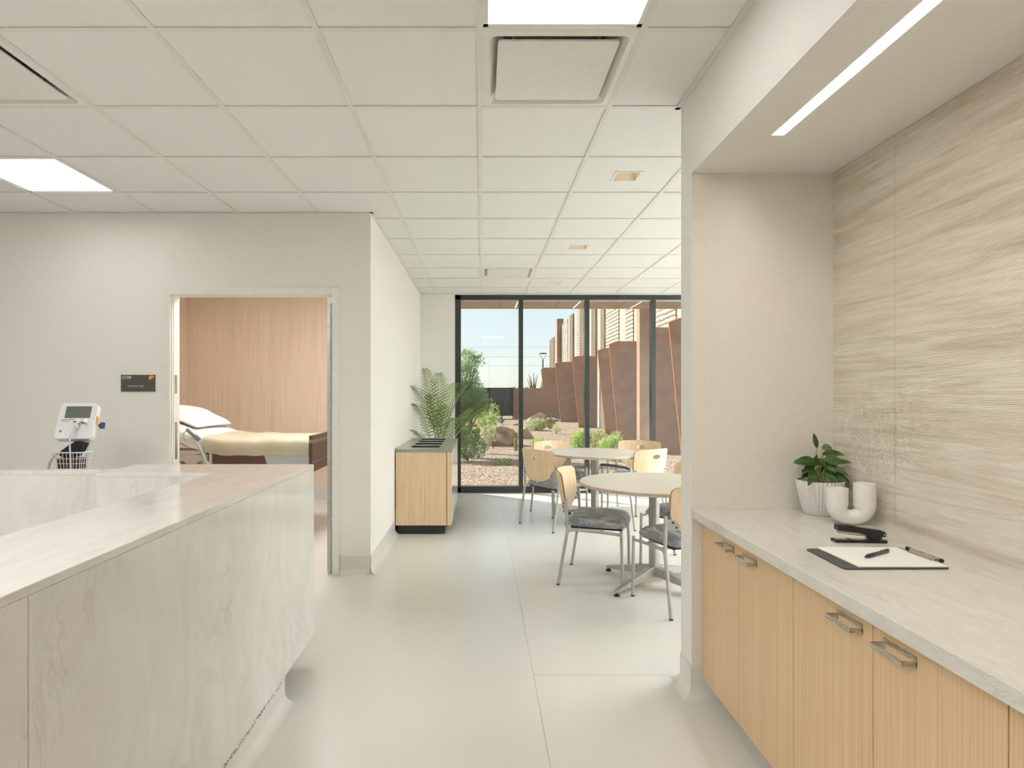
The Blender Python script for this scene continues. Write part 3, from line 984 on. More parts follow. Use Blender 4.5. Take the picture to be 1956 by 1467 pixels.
# U-shaped vase
def vase():
    mb = MB(); r = 0.0435; cx = 0.053
    T = Matrix.Rotation(R(0), 4, 'Z')
    path = [(-cx, 0, 0.148)] + [(-cx, 0, z) for z in (0.12, 0.10, 0.085)]
    zc = 0.080
    path = [(-cx, 0, 0.150), (-cx, 0, 0.125), (-cx, 0, 0.105)]
    path += [(-cx * math.cos(R(a)), 0, zc - (zc - 0.0305) * math.sin(R(a)) ** 0.85) for a in range(0, 181, 12)]
    path += [(cx, 0, 0.105), (cx, 0, 0.14), (cx, 0, 0.173)]
    n = len(path); rad = []
    # outer skin
    rad = [r] * 3 + [r - 0.0125 * math.sin(R(a)) for a in range(0, 181, 12)] + [r] * 3
    mb.tube(path, rad, 40, cap=False)
    # flatten underside
    mb.v = [(x, y, max(z, 0.0) if z > 0.003 else 0.0) for (x, y, z) in mb.v]
    # rims and inner bores
    for (x, z) in ((-cx, 0.150), (cx, 0.173)):
        mb.lathe([(r, z), (r - 0.001, z + 0.0012), (r - 0.004, z + 0.0012), (r - 0.005, z), (r - 0.005, z - 0.06), (0, z - 0.06)], x, 0, 40)
    return mb
vs = empty('vase', 'white ceramic U-shaped double vase on the counter beside the potted plant', 'vase', (1.464, 2.385, CT), R(-15))
vs.scale = (0.92, 0.92, 0.95)
vase().build('body', ceramic, vs, smooth=True, angle=40)

# stapler
st = empty('stapler', 'black desk stapler on the counter in front of the white vase', 'stapler', (1.322, 2.105, CT), R(-4))
m = MB(); m.prism([(-0.088, -0.019), (0.082, -0.019), (0.088, -0.013), (0.088, 0.013), (0.082, 0.019), (-0.088, 0.019)], 'z', 0.0, 0.0095)
m.build('base', black_plastic, st, bevel=0.0015)
m = MB(); m.box(-0.080, -0.045, -0.012, 0.012, 0.0095, 0.011); m.box(-0.03, 0.02, -0.012, 0.012, 0.0095, 0.011)
m.build('anvil', steel, st)
m = MB(); m.prism([(-0.074, 0.031), (0.030, 0.019), (0.030, 0.026), (-0.074, 0.042)], 'y', -0.0075, 0.0075)
m.build('magazine', steel, st)
m = MB(); m.prism([(-0.079, 0.044), (-0.076, 0.040), (0.0, 0.033), (0.018, 0.026), (0.030, 0.012), (0.066, 0.012), (0.070, 0.021), (0.080, 0.020), (0.0845, 0.026), (0.082, 0.036), (0.074, 0.041), (0.0, 0.052), (-0.030, 0.059), (-0.077, 0.062)], 'y', -0.0145, 0.0145)
m.build('cover', black_plastic, st, bevel=0.002)
m = MB(); m.cyl(0, 0, -0.0155, 0.0155, 0.0032, 14, T=Matrix.Translation((0.077, 0, 0.029)) @ Matrix.Rotation(R(90), 4, 'X'))
m.build('pivot_pin', steel, st)

# clipboard with paper, clip
cb = empty('clipboard', 'dark clipboard lying flat at the counter front with a blank white sheet', 'clipboard', (0, 0, CT))
quad = [Vector((1.076, 1.998)), Vector((1.402, 2.012)), Vector((1.386, 1.776)), Vector((1.068, 1.770))]
def rounded(q, r, n=5):
    out = []
    k = len(q)
    for i in range(k):
        p, a, b = q[i], q[i - 1], q[(i + 1) % k]
        da, db = (a - p).normalized(), (b - p).normalized()
        s, e2 = p + da * r, p + db * r
        for t2 in range(n + 1):
            t3 = t2 / n
            out.append(tuple(s * (1 - t3) ** 2 + p * 2 * t3 * (1 - t3) + e2 * t3 ** 2))
    return out
m = MB(); m.prism(rounded(quad, 0.014), 'z', 0.0005, 0.0045)
m.build('board', M('slate_board', '#4a4a46', 0.4, col2='#444440', nscale=60), cb, bevel=0.001)
m = MB(); m.box(1.118, 1.384, 1.782, 2.005, 0.0046, 0.0072)
m.build('paper_sheet', paper, cb)
m = MB()
m.prism([(1.376, 1.845), (1.398, 1.835), (1.398, 1.955), (1.376, 1.945)], 'z', 0.0074, 0.0092)
m.prism([(1.385, 0.0092), (1.402, 0.0092), (1.402, 0.017), (1.396, 0.019), (1.388, 0.013)], 'y', 1.84, 1.95)
m.tube([(1.396, 1.828, 0.012), (1.396, 1.962, 0.012)], 0.0042, 10)
m.build('clip', steel, cb)
m = MB(); m.cyl(0, 0, 0, 0.012, 0.006, 12, T=Matrix.Translation((1.396, 1.962, 0.012)) @ Matrix.Rotation(R(-90), 4, 'X'))
m.build('clip_end', dark_trim, cb)
m = MB(); m.cyl(0, 0, 0, 0.008, 0.006, 12, T=Matrix.Translation((1.396, 1.822, 0.012)) @ Matrix.Rotation(R(-90), 4, 'X'))
m.build('clip_end', dark_trim, cb)
# pen
a = Vector((1.186, 1.862, CT + 0.0135)); b = Vector((1.318, 1.944, CT + 0.0135))
pn = empty('pen', 'dark grey ballpoint pen lying on the blank sheet of the clipboard', 'pen', a, math.atan2(b.y - a.y, b.x - a.x))
L = (b - a).length
m = MB(); m.tube([(0, 0, 0), (0.004, 0, 0), (0.018, 0, 0), (0.02, 0, 0)], [0.001, 0.002, 0.0052, 0.0052], 14)
m.build('tip', M('pen_tip', '#3a3a3c', 0.3, 0.6), pn, smooth=True)
m = MB(); m.tube([(0.02, 0, 0), (0.055, 0, 0)], [0.0060, 0.0058], 14)
m.build('grip', black_plastic, pn, smooth=True)
m = MB(); m.tube([(0.055, 0, 0), (L - 0.012, 0, 0)], 0.0053, 14)
m.build('barrel', M('pen_barrel', '#4b4b4f', 0.35), pn, smooth=True)
m = MB(); m.box(L - 0.055, L - 0.008, -0.0018, 0.0018, 0.0062, 0.0075); m.box(L - 0.014, L - 0.008, -0.0018, 0.0018, 0.003, 0.007)
m.build('clip', steel, pn)
m = MB(); m.tube([(L - 0.012, 0, 0), (L - 0.003, 0, 0)], 0.003, 10)
m.build('button', steel, pn)

# ------------------------------------------------------------------ recycling station cabinet
rc = empty('recycling_cabinet', 'oak-fronted waste cabinet with four slots in its grey top, against the bay wall', 'waste cabinet', (0, 0, 0))
RX0, RX1, RY0, RY1, RT = -0.826, -0.278, 5.80, 7.24, 0.823
m = MB(); m.box(RX0 + 0.004, RX1 - 0.055, RY0 + 0.004, RY1, 0.088, RT - 0.03)
m.box(RX1 - 0.050, RX1 - 0.012, RY0 + 0.004, RY1, 0.088, RT - 0.03)
m.build('body', bin_wood, rc)
m = MB(); m.box(RX0 + 0.004, RX1 - 0.056, RY0 - 0.001, RY0 + 0.0035, 0.088, RT - 0.031); m.box(RX1 - 0.049, RX1 - 0.012, RY0 - 0.001, RY0 + 0.0035, 0.088, RT - 0.031)
m.build('end_panel', bin_wood, rc)
m = MB(); m.box(RX0, RX0 + 0.0035, RY0, RY1, 0.03, RT - 0.03); m.box(RX0 + 0.02, RX1 - 0.075, RY0 + 0.02, RY1 - 0.02, 0.0, 0.0875)
m.build('plinth', dark_trim, rc, bevel=0.004)
for (y0, y1) in ((RY0 + 0.004, RY0 + 0.355), (RY0 + 0.359, RY0 + 0.712), (RY0 + 0.716, RY0 + 1.07), (RY0 + 1.074, RY1)):
    m = MB(); m.box(RX1 - 0.0115, RX1 - 0.004, y0, y1, 0.10, RT - 0.035)
    m.build('door', M('gloss_panel', '#e3ded3', 0.12, col2='#e0dacd', nscale=10), rc)
slots = [(5.98, 6.20), (6.31, 6.53), (6.64, 6.85), (6.94, 7.15)]
sx0, sx1 = -0.70, -0.415
m = MB()
m.box(RX0, sx0, RY0 - 0.006, RY1, RT - 0.03, RT); m.box(sx1, RX1 - 0.0, RY0 - 0.006, RY1, RT - 0.03, RT)
ys = [RY0 - 0.006] + [v for s in slots for v in s] + [RY1]
for k in range(0, len(ys), 2): m.box(sx0, sx1, ys[k], ys[k + 1], RT - 0.03, RT)
m.build('top', grey_top, rc)
for (a_, b_) in slots:
    m = MB(); m.box(sx0 + 0.001, sx1 - 0.001, a_ + 0.001, b_ - 0.001, RT - 0.2, RT - 0.19)
    for q in ((sx0 + .0005, sx0 + .0025, a_ + .0005, b_ - .0005), (sx1 - .0025, sx1 - .0005, a_ + .0005, b_ - .0005), (sx0 + .0005, sx1 - .0005, a_ + .0005, a_ + .0025), (sx0 + .0005, sx1 - .0005, b_ - .0025, b_ - .0005)):
        m.box(*q, RT - 0.19, RT - 0.002)
    m.build('slot', dark_trim, rc)

# palm behind it
pm = empty('potted_palm', 'green areca palm in a pot behind the waste cabinet, fronds crossing the window edge', 'potted palm', (-0.555, 7.66, 0))
m = MB(); m.lathe([(0, 0), (0.17, 0), (0.20, 0.25), (0.215, 0.42), (0.205, 0.425), (0.19, 0.39), (0, 0.39)], 0, 0, 36)
m.build('pot', ceramic, pm, smooth=True)
m = MB(); m.lathe([(0, 0.396), (0.188, 0.392)], 0, 0, 24)
m.build('soil', soil, pm)
random.seed(5)
def frond(p0, p1, lift, L=0.24, n=19, twist=0.0):
    p0, p1 = Vector(p0), Vector(p1)
    mid = (p0 + p1) / 2 + Vector(lift)
    mb = MB(); pts = []
    K = 22
    for i in range(K + 1):
        t = i / K
        pts.append(p0 * (1 - t) ** 2 + mid * 2 * t * (1 - t) + p1 * t * t)
    mb.tube(pts, [0.006 * (1 - 0.8 * i / K) + 0.0008 for i in range(K + 1)], 6)
    mb.cur = 1
    for i in range(n):
        t = 0.34 + 0.66 * i / (n - 1)
        c = p0 * (1 - t) ** 2 + mid * 2 * t * (1 - t) + p1 * t * t
        d = ((mid - p0) * 2 * (1 - t) + (p1 - mid) * 2 * t).normalized()
        s = d.cross(Vector((0, 0, 1)))
        if s.length < 0.15: s = Vector((1, 0.3, 0))
        s.normalize()
        if twist: s = Matrix.Rotation(twist, 3, d) @ s
        u = s.cross(d).normalized()
        prof = math.sin(math.pi * (0.12 + 0.80 * (t - 0.34) / 0.66)) ** 0.7
        for sg_ in (-1, 1):
            ll = L * prof * random.uniform(0.9, 1.08)
            dd = (s * sg_ * 0.78 + d * (0.72 + 0.5 * (t - 0.5)) + u * 0.22).normalized()
            w = 0.0066
            nrm = dd.cross(u); nrm.normalize()
            q = []
            for k2, (tt, ww) in enumerate(((0, 0.35), (0.3, 1.0), (0.65, 0.8), (1.0, 0.05))):
                pc = c + dd * (ll * tt) - Vector((0, 0, 1)) * (0.30 * ll * tt * tt)
                q += [pc - nrm * w * ww + u * 0.002 * ww, pc + nrm * w * ww]
            for p_ in q:
                p_.x = max(p_.x, -0.268 + 0.004 * random.random()); p_.y = min(p_.y, 0.50)
            mb.add(q, [(0, 1, 3, 2), (2, 3, 5, 4), (4, 5, 7, 6)])
    return mb
base = Vector((0, 0, 0.39))
def ftip(px, py, Y):
    return Vector((fx(px, Y) + 0.555, Y - 7.66, fz(py, Y)))
fronds = [((812, 708, 7.45), (0.0, 0, 0.30), 0.22), ((786, 738, 6.98), (0.06, 0.05, 0.40), 0.20), ((792, 772, 6.98), (0.02, 0.1, 0.33), 0.18),
          ((838, 716, 7.75), (0, 0.05, 0.28), 0.21), ((892, 738, 7.85), (-0.05, 0, 0.34), 0.22), ((926, 779, 7.75), (0.02, 0, 0.26), 0.20),
          ((868, 735, 7.3), (-0.05, 0.1, 0.30), 0.21), ((855, 775, 7.0), (-0.04, 0.05, 0.32), 0.20), ((900, 782, 7.3), (0.02, 0, 0.22), 0.19),
          ((787, 822, 6.95), (0.0, 0.1, 0.20), 0.13), ((825, 755, 7.05), (0, 0.12, 0.30), 0.21), ((868, 800, 7.2), (0, 0.0, 0.20), 0.17)]
for (pp, lift, L) in fronds:
    tip = ftip(*pp)
    st_ = base + Vector((random.uniform(-0.04, 0.04), random.uniform(-0.04, 0.04), 0))
    frond(st_, tip, lift, L).build('frond', [palm_stem, palm_leaf], pm)

# ------------------------------------------------------------------ chairs and tables
def shell_outline():
    pts = []
    W, H = 0.252, 0.325
    right = [(W - 0.045, H - 0.006)] + [(W - 0.038 + 0.038 * math.cos(R(a)), H - 0.046 + 0.038 * math.sin(R(a))) for a in (70, 45, 20, 0)]
    right += [(W - 0.002, 0.20), (W - 0.006, 0.145), (W - 0.019, 0.10), (W - 0.053, 0.056), (W - 0.105, 0.022), (W - 0.165, 0.006), (0.03, 0.0005)]
    top = [(0.10, H - 0.001), (0.0, H)]
    full = [(0.0, H), (0.10, H - 0.001)] + right + [(0, 0)] + [(-x, z) for (x, z) in reversed(right)] + [(-0.10, H - 0.001)]
    return full
def ray_hit(c, a, poly):
    dx, dz = math.cos(a), math.sin(a); best = None
    for i in range(len(poly)):
        x1, z1 = poly[i]; x2, z2 = poly[(i + 1) % len(poly)]
        ex, ez = x2 - x1, z2 - z1
        den = dx * ez - dz * ex
        if abs(den) < 1e-9: continue
        t = ((x1 - c[0]) * ez - (z1 - c[1]) * ex) / den
        u = ((x1 - c[0]) * dz - (z1 - c[1]) * dx) / den
        if t > 0 and -1e-6 <= u <= 1 + 1e-6: best = t if best is None else min(best, t)
    return best
def chair_shell():
    poly = shell_outline(); c = (0.0, 0.245)
    A, Rn = 96, 9
    mb = MB(); th = 0.011
    def to3(x, z, off):
        y = -0.246 + 1.15 * x * x - (z) * 0.16 + off
        return (x, y, 0.475 + z)
    grid = []
    for side in (0, 1):
        rows = []
        for r in range(Rn + 1):
            row = []
            for k in range(A):
                a = 2 * math.pi * k / A
                hx, hz = 0.051 * math.cos(a), 0.023 * math.sin(a)
                t = ray_hit(c, a, poly)
                ox, oz = t * math.cos(a), t * math.sin(a)
                s = r / Rn
                x, z = c[0] + hx * (1 - s) + ox * s, c[1] + hz * (1 - s) + oz * s
                row.append(len(mb.v) + len([0]) * 0)
                mb.v.append(to3(x, z, 0 if side == 0 else -th))
            rows.append(row)
        grid.append(rows)
    for side in (0, 1):
        rows = grid[side]
        for r in range(Rn):
            for k in range(A):
                mb.f.append((rows[r][k], rows[r][(k + 1) % A], rows[r + 1][(k + 1) % A], rows[r + 1][k])); mb.mi.append(0)
    for r, m_ in ((0, 1), (Rn, 1)):
        for k in range(A):
            mb.f.append((grid[0][r][k], grid[0][r][(k + 1) % A], grid[1][r][(k + 1) % A], grid[1][r][k])); mb.mi.append(m_)
    return mb
def chair_seat():
    mb = MB(); N = 20
    hw, y0, y1 = 0.235, -0.205, 0.225
    v = []
    zt, zb = 0.476, 0.408
    def P(u, w, top):
        # superellipse footprint
        a = u * 2 - 1; b = w * 2 - 1
        k = 0.97
        rx = (1 - 0.10 * abs(b) ** 3); ry = (1 - 0.08 * abs(a) ** 3)
        x = a * hw * rx * (1.0 + 0.03 * b); y = (y0 + y1) / 2 + b * (y1 - y0) / 2 * ry
        e = max(abs(a), abs(b))
        if top:
            z = zt + 0.016 * (1 - a * a) * (1 - b * b) - 0.036 * max(0, (e - 0.72) / 0.28) ** 2.2
            if b > 0.5: z -= 0.012 * ((b - 0.5) / 0.5) ** 2
        else:
            z = zb + 0.012 * max(0, (e - 0.8) / 0.2) ** 2
        return (x, y, z)
    for top in (1, 0):
        for i in range(N + 1):
            for j in range(N + 1): v.append(P(i / N, j / N, top))
    f = []; M1 = (N + 1) ** 2
    for i in range(N):
        for j in range(N):
            a = i * (N + 1) + j
            f.append((a, a + N + 1, a + N + 2, a + 1)); f.append((M1 + a, M1 + a + 1, M1 + a + N + 2, M1 + a + N + 1))
    bd = [i for i in range(N)] + [N + (N + 1) * i for i in range(N)] + [N + (N + 1) * N - i for i in range(N)] + [(N + 1) * (N - i) for i in range(N)]
    for k in range(len(bd)):
        a, b = bd[k], bd[(k + 1) % len(bd)]
        f.append((a, b, M1 + b, M1 + a))
    mb.add(v, f)
    return mb
def make_chair(arms):
    e = empty('dining_chair', 'x', 'chair')
    chair_shell().build('backrest', [ply, ply_edge], e, smooth=True, angle=50)
    chair_seat().build('seat', fabric, e, smooth=True, angle=60)
    m = MB(); m.box(-0.20, 0.20, -0.17, 0.19, 0.396, 0.4085)
    m.build('seat_pan', dark_trim, e)
    r = 0.0115
    topz = 0.635 if arms else 0.612
    for sx in (-1, 1):
        x = sx * 0.267
        m = MB(); m.tube([(x * 1.0, -0.247, 0.008), (x, -0.215, 0.20), (x, -0.190, 0.345), (x, -0.183, 0.385), (x, -0.183, 0.43), (x, -0.190, topz)], r, 12)
        lg = m.build('leg', silver, e, smooth=True, angle=50)
        m = MB(); m.cyl(x, -0.248, 0, 0.010, 0.0125, 12)
        m.build('glide', black_plastic, lg)
        ft = 0.605 if arms else 0.408
        m = MB(); m.tube([(x, 0.200, 0.008), (x, 0.196, 0.25), (x, 0.190, ft - 0.01), (x, 0.190, ft)], r, 12)
        lg = m.build('leg', silver, e, smooth=True, angle=50)
        m = MB(); m.cyl(x, 0.200, 0, 0.010, 0.0125, 12)
        m.build('glide', black_plastic, lg)
        m = MB(); m.tube([(x, -0.190, 0.372), (x, -0.165, 0.395), (x, -0.13, 0.400), (x, 0.08, 0.392), (x, 0.190, 0.384)], 0.010, 10)
        m.tube([(x, 0.05, 0.392), (0.0, 0.05, 0.392)], 0.008, 8); m.tube([(x, -0.11, 0.394), (0, -0.11, 0.394)], 0.008, 8)
        m.build('seat_rail', silver, e, smooth=True, angle=50)
        # bracket plate between upright and shell
        m = MB()
        prof = [(0, 0), (0.0, 0.062), (0.028, 0.068), (0.05, 0.055), (0.072, 0.028), (0.078, 0.006), (0.07, 0.0)]
        vv = []
        for (u, w) in prof:
            xx = sx * (0.267 - u)
            yy = -0.246 + 1.15 * min(0.255, abs(xx)) ** 2 - (0.045 + w) * 0.16 - 0.0125
            if u == 0: yy = -0.190
            vv.append((xx, yy, 0.53 + w))
        n = len(vv)
        m.add(vv + [(p[0], p[1] - 0.004, p[2]) for p in vv], [tuple(range(n)), tuple(reversed(range(n, 2 * n)))] + [(i, (i + 1) % n, n + (i + 1) % n, n + i) for i in range(n)])
        bk = m.build('bracket', silver, e)
        m = MB()
        for (u, w) in ((0.035, 0.045), (0.055, 0.015)):
            xx = sx * (0.267 - u); yy = -0.246 + 1.15 * xx * xx - (0.045 + w) * 0.16
            m.tube([(xx, yy - 0.021, 0.53 + w), (xx, yy + 0.003, 0.53 + w)], 0.006, 10)
        m.build('bolt', black_plastic, bk)
        if arms:
            m = MB(); m.tube([(x, 0.215, 0.606), (x, 0.20, 0.613), (x, 0.0, 0.617), (x, -0.13, 0.612), (x, -0.195, 0.598)], [0.010, 0.0135, 0.0135, 0.0135, 0.011], 12)
            m.build('armrest', M('arm_grey', '#62656a', 0.5, col2='#5c5f64', nscale=30), e, smooth=True)
    return e
proto = {False: make_chair(False), True: make_chair(True)}
used = set()
def ang(fxx, fyy):
    return math.atan2(fyy, fxx) - math.pi / 2
chairs = [
    (False, 0.868, 4.455, (0.948, -0.318), 'bentwood chair at the left of the near round table, side on to the camera'),
    (False, 1.330, 3.922, (-0.27, 0.963), 'bentwood chair in front of the near round table, half hidden by the wall corner'),
    (False, 1.592, 4.704, (-0.80, -0.60), 'bentwood chair behind the near round table, only its top corner and seat edge showing'),
    (True, 0.761, 6.218, (0.83, 0.55), 'bentwood armchair at the left of the far round table with its back to the camera'),
    (True, 0.93, 6.88, (0.5, -0.866), 'bentwood armchair beyond the far round table on the left, facing the camera'),
    (True, 1.775, 6.93, (-0.45, -0.893), 'bentwood armchair beyond the far round table on the right, its back in sunlight'),
    (True, 1.60, 6.31, (-0.57, 0.82), 'bentwood armchair at the right front of the far round table, seen from behind'),
]
for (arm, x, y, f, lab) in chairs:
    if arm not in used: o = proto[arm]; used.add(arm)
    else: o = copy_tree(proto[arm])
    o.location = (x, y, 0); o.rotation_euler = (0, 0, ang(*f))
    o['label'] = lab; o['group'] = 'bentwood dining chairs with grey speckled seats'

def make_table(x, y, rot, label, first=None):
    if first is None:
        e = empty('round_table', label, 'table', (x, y, 0), rot, 'round pedestal dining tables')
        m = MB(); m.lathe([(0, 0.702), (0.512, 0.702), (0.522, 0.708), (0.525, 0.714), (0.525, 0.724), (0.523, 0.728), (0, 0.728)], 0, 0, 96)
        m.build('tabletop', table_top_m, e, smooth=True, angle=30)
        m = MB(); m.lathe([(0.521, 0.7075), (0.5256, 0.7135), (0.5256, 0.7235), (0.524, 0.7265)], 0, 0, 96)
        m.build('edge_band', M('edge_band', '#c9b59a', 0.45, col2='#b9a388', nscale=30), e, smooth=True)
        m = MB(); m.prism(rrect(-0.031, 0.031, -0.031, 0.031, 0.016, 5), 'z', 0.06, 0.69)
        m.prism(rrect(-0.13, 0.13, -0.13, 0.13, 0.02), 'z', 0.69, 0.7015)
        m.build('column', silver, e, smooth=True, angle=30)
        for k in range(4):
            T = Matrix.Rotation(R(90 * k), 4, 'Z')
            m = MB()
            top = [(0.02, 0.135), (0.06, 0.128), (0.40, 0.046), (0.425, 0.040), (0.43, 0.026), (0.41, 0.020), (0.06, 0.062), (0.02, 0.06)]
            # tapered in plan
            n = len(top); v = []
            for s in (-1, 1):
                for (u, z) in top: v.append(T @ Vector((u, s * (0.027 - 0.012 * u / 0.43), z)))
            tris = tessellate_polygon([[Vector((p[0], p[1], 0)) for p in top]])
            f = [tuple(t) for t in tris] + [tuple(n + i for i in reversed(t)) for t in tris] + [(i, (i + 1) % n, n + (i + 1) % n, n + i) for i in range(n)]
            m.add(v, f)
            lg = m.build('foot', silver, e, bevel=0.003)
            m = MB(); m.lathe([(0, 0), (0.021, 0), (0.022, 0.006), (0.012, 0.014), (0.006, 0.016), (0.006, 0.024), (0, 0.024)], 0.413, 0, 18, T)
            m.build('glide', black_plastic, lg)
        return e
    c = copy_tree(first); c.location = (x, y, 0); c.rotation_euler = (0, 0, rot); c['label'] = label
    return c
t1 = make_table(1.236, 4.30, R(38.5), 'near round pedestal dining table, partly hidden by the white wall corner')
make_table(1.228, 6.46, R(34), 'far round pedestal dining table close to the window wall', t1)

# ------------------------------------------------------------------ hospital bed
bed = empty('hospital_bed', 'hospital bed with raised backrest, tan blanket and walnut boards, seen through the doorway', 'bed')
HX, FXX = -2.47, -1.57
BY0, BY1 = 5.5, 6.4
sl = math.tan(R(21))
def soft_slab(path, y0, y1, th, puff=0.02, wr=0.0, seed=0, ny=26, drop=0.0):
    """mattress-like slab following path (x,z of top surface)"""
    rnd = random.Random(seed); mb = MB(); v = []; n = len(path)
    ph = [rnd.uniform(0, 6.28) for _ in range(6)]
    for i, (x, z) in enumerate(path):
        for j in range(ny + 1):
            t = j / ny; y = y0 + (y1 - y0) * t
            e = abs(2 * t - 1)
            zz = z - puff * (max(0, e - 0.8) / 0.2) ** 2 + wr * math.sin(9 * x + 5 * y + ph[0]) * 0.5 + wr * math.sin(23 * x - 7 * y + ph[1]) * 0.5
            v.append((x, y, zz))
    for i, (x, z) in enumerate(path):
        for (y, s) in ((y1, 1), (y0, -1)):
            pass
    f = []
    W = ny + 1
    for i in range(n - 1):
        for j in range(ny): f.append((i * W + j, (i + 1) * W + j, (i + 1) * W + j + 1, i * W + j + 1))
    # sides
    K = 6
    for (j, y, s) in ((0, y0, -1), (ny, y1, 1)):
        b0 = len(v)
        for i, (x, z) in enumerate(path):
            for k in range(1, K + 1):
                t = k / K
                bul = 0.012 * math.sin(math.pi * t) + wr * 0.9 * math.sin(70 * x + 9 * t + ph[2] + 1.3 * math.sin(13 * x)) * t
                v.append((x + wr * 0.4 * math.sin(40 * x + ph[3]) * t, y + s * bul, v[i * W + j][2] - (th + drop) * t))
        for i in range(n - 1):
            p0 = i * W + j; p1 = (i + 1) * W + j
            a = b0 + i * K; b = b0 + (i + 1) * K
            f.append((p0, p1, b, a))
            for k in range(K - 1): f.append((a + k, b + k, b + k + 1, a + k + 1))
    # ends
    for i in (0, n - 1):
        x = path[i][0]; b0 = len(v)
        for j in range(W): v.append((x, v[i * W + j][1], v[i * W + j][2] - th))
        for j in range(ny): f.append((i * W + j, i * W + j + 1, b0 + j + 1, b0 + j))
    mb.add(v, f)
    return mb
N = 60
path = []
for i in range(N + 1):
    x = -3.44 + (FXX - (-3.44)) * i / N
    d = HX - x
    z = 0.935 + (sl * d if d > 0.12 else (sl * 0.5 * (d + 0.12) ** 2 / 0.24 if d > -0.12 else 0))
    path.append((x, z))
soft_slab(path, BY0, BY1, 0.115, 0.02, 0.005, 3).build('mattress', sheet, bed, smooth=True, angle=70)
bp = [(x, z + 0.012) for (x, z) in path if x > -2.56]
soft_slab(bp, BY0 - 0.012, BY1 + 0.012, 0.130, 0.02, 0.007, 9, drop=0.002).build('blanket', blanket, bed, smooth=True, angle=70)
# frame pieces
m = MB()
T = Matrix.Translation((HX, 0, 0.80)) @ Matrix.Rotation(R(21), 4, 'Y')
m.box(-0.98, 0, BY0 + 0.03, BY0 + 0.06, -0.015, 0.01, T); m.box(-0.98, 0, BY1 - 0.06, BY1 - 0.03, -0.015, 0.01, T); m.box(-0.96, 0, BY0 + 0.06, BY1 - 0.06, -0.004, 0.004, T)
m.build('backrest_frame', dark_trim, bed)
m = MB(); m.box(-3.62, FXX, BY0 + 0.05, BY0 + 0.09, 0.745, 0.785); m.box(-3.62, FXX, BY1 - 0.09, BY1 - 0.05, 0.745, 0.785)
for x in (-3.6, -2.7, -2.0, -1.63): m.box(x, x + 0.04, BY0 + 0.05, BY1 - 0.05, 0.745, 0.785)
m.build('deck_frame', silver, bed)
m = MB(); m.box(-2.475, -1.965, BY0 + 0.0, BY0 + 0.02, 0.68, 0.805)
m.build('side_panel', walnut, bed)
m = MB(); m.prism([(-1.985, 0.808), (-1.57, 0.808), (-1.57, 0.68), (-1.945, 0.68)], 'y', BY0 - 0.004, BY0 + 0.018)
m.build('side_end_panel', M('bed_grey_panel', '#b9bab8', 0.4), bed)
m = MB(); m.box(-3.62, -2.46, BY0 - 0.01, BY0 + 0.02, 0.825, 0.84); m.box(-2.535, -2.51, BY0 - 0.012, BY0 + 0.01, 0.66, 0.835); m.box(-2.48, -2.455, BY0 - 0.012, BY0 + 0.01, 0.66, 0.84)
m.box(-3.6, -2.50, BY0, BY0 + 0.01, 0.74, 0.80)
m.build('side_rail', M('bed_rail_beige', '#cbc8bd', 0.4), bed, bevel=0.002)
for xx, nm in ((FXX + 0.005, 'footboard'), (-3.66, 'headboard')):
    m = MB(); m.box(xx, xx + 0.03, BY0 - 0.03, BY1 + 0.03, 0.64, 0.975)
    fb = m.build(nm, walnut, bed, bevel=0.003)
    m = MB(); m.box(xx + 0.03, xx + 0.032, BY0 - 0.03, BY1 + 0.03, 0.905, 0.935); m.box(xx, xx + 0.033, BY0 - 0.033, BY0 - 0.028, 0.905, 0.94)
    m.build('grey_strip', M('strip_grey', '#8e8277', 0.5), fb)
    m = MB(); m.box(xx + 0.0305, xx + 0.0325, BY0 - 0.03, BY1 + 0.03, 0.727, 0.731)
    m.build('inlay_line', M('inlay_blue', '#8f93b4', 0.4), fb)
    if nm == 'footboard':
        m = MB(); m.cyl(0, 0, 0, 0.003, 0.012, 14, T=Matrix.Translation((xx + 0.0315, BY0 + 0.09, 0.92)) @ Matrix.Rotation(R(90), 4, 'Y'))
        m.build('orange_marker', M('marker_orange', '#e68a2e', 0.5), fb)
m = MB()
m.box(-3.3, -1.9, 5.62, 5.66, 0.22, 0.28); m.box(-3.3, -1.9, 6.24, 6.28, 0.22, 0.28)
m.box(-3.3, -3.24, 5.62, 6.28, 0.22, 0.28); m.box(-1.96, -1.9, 5.62, 6.28, 0.22, 0.28)
m.build('base_frame', silver, bed)
m = MB()
for (xa, xb) in ((-3.2, -2.6), (-2.6, -2.0)):
    for y in (5.7, 6.2):
        m.tube([(xa, y, 0.25), (xb, y, 0.75)], 0.018, 8); m.tube([(xb, y, 0.25), (xa, y, 0.75)], 0.018, 8)
m.build('lift_arms', silver, bed)
for x in (-3.27, -1.93):
    for y in (5.64, 6.26):
        m = MB(); m.cyl(0, 0, -0.02, 0.02, 0.07, 20, T=Matrix.Translation((x, y, 0.07)) @ Matrix.Rotation(R(90), 4, 'X')); m.box(x - 0.02, x + 0.02, y - 0.025, y + 0.025, 0.09, 0.22)
        m.build('caster', dark_trim, bed)
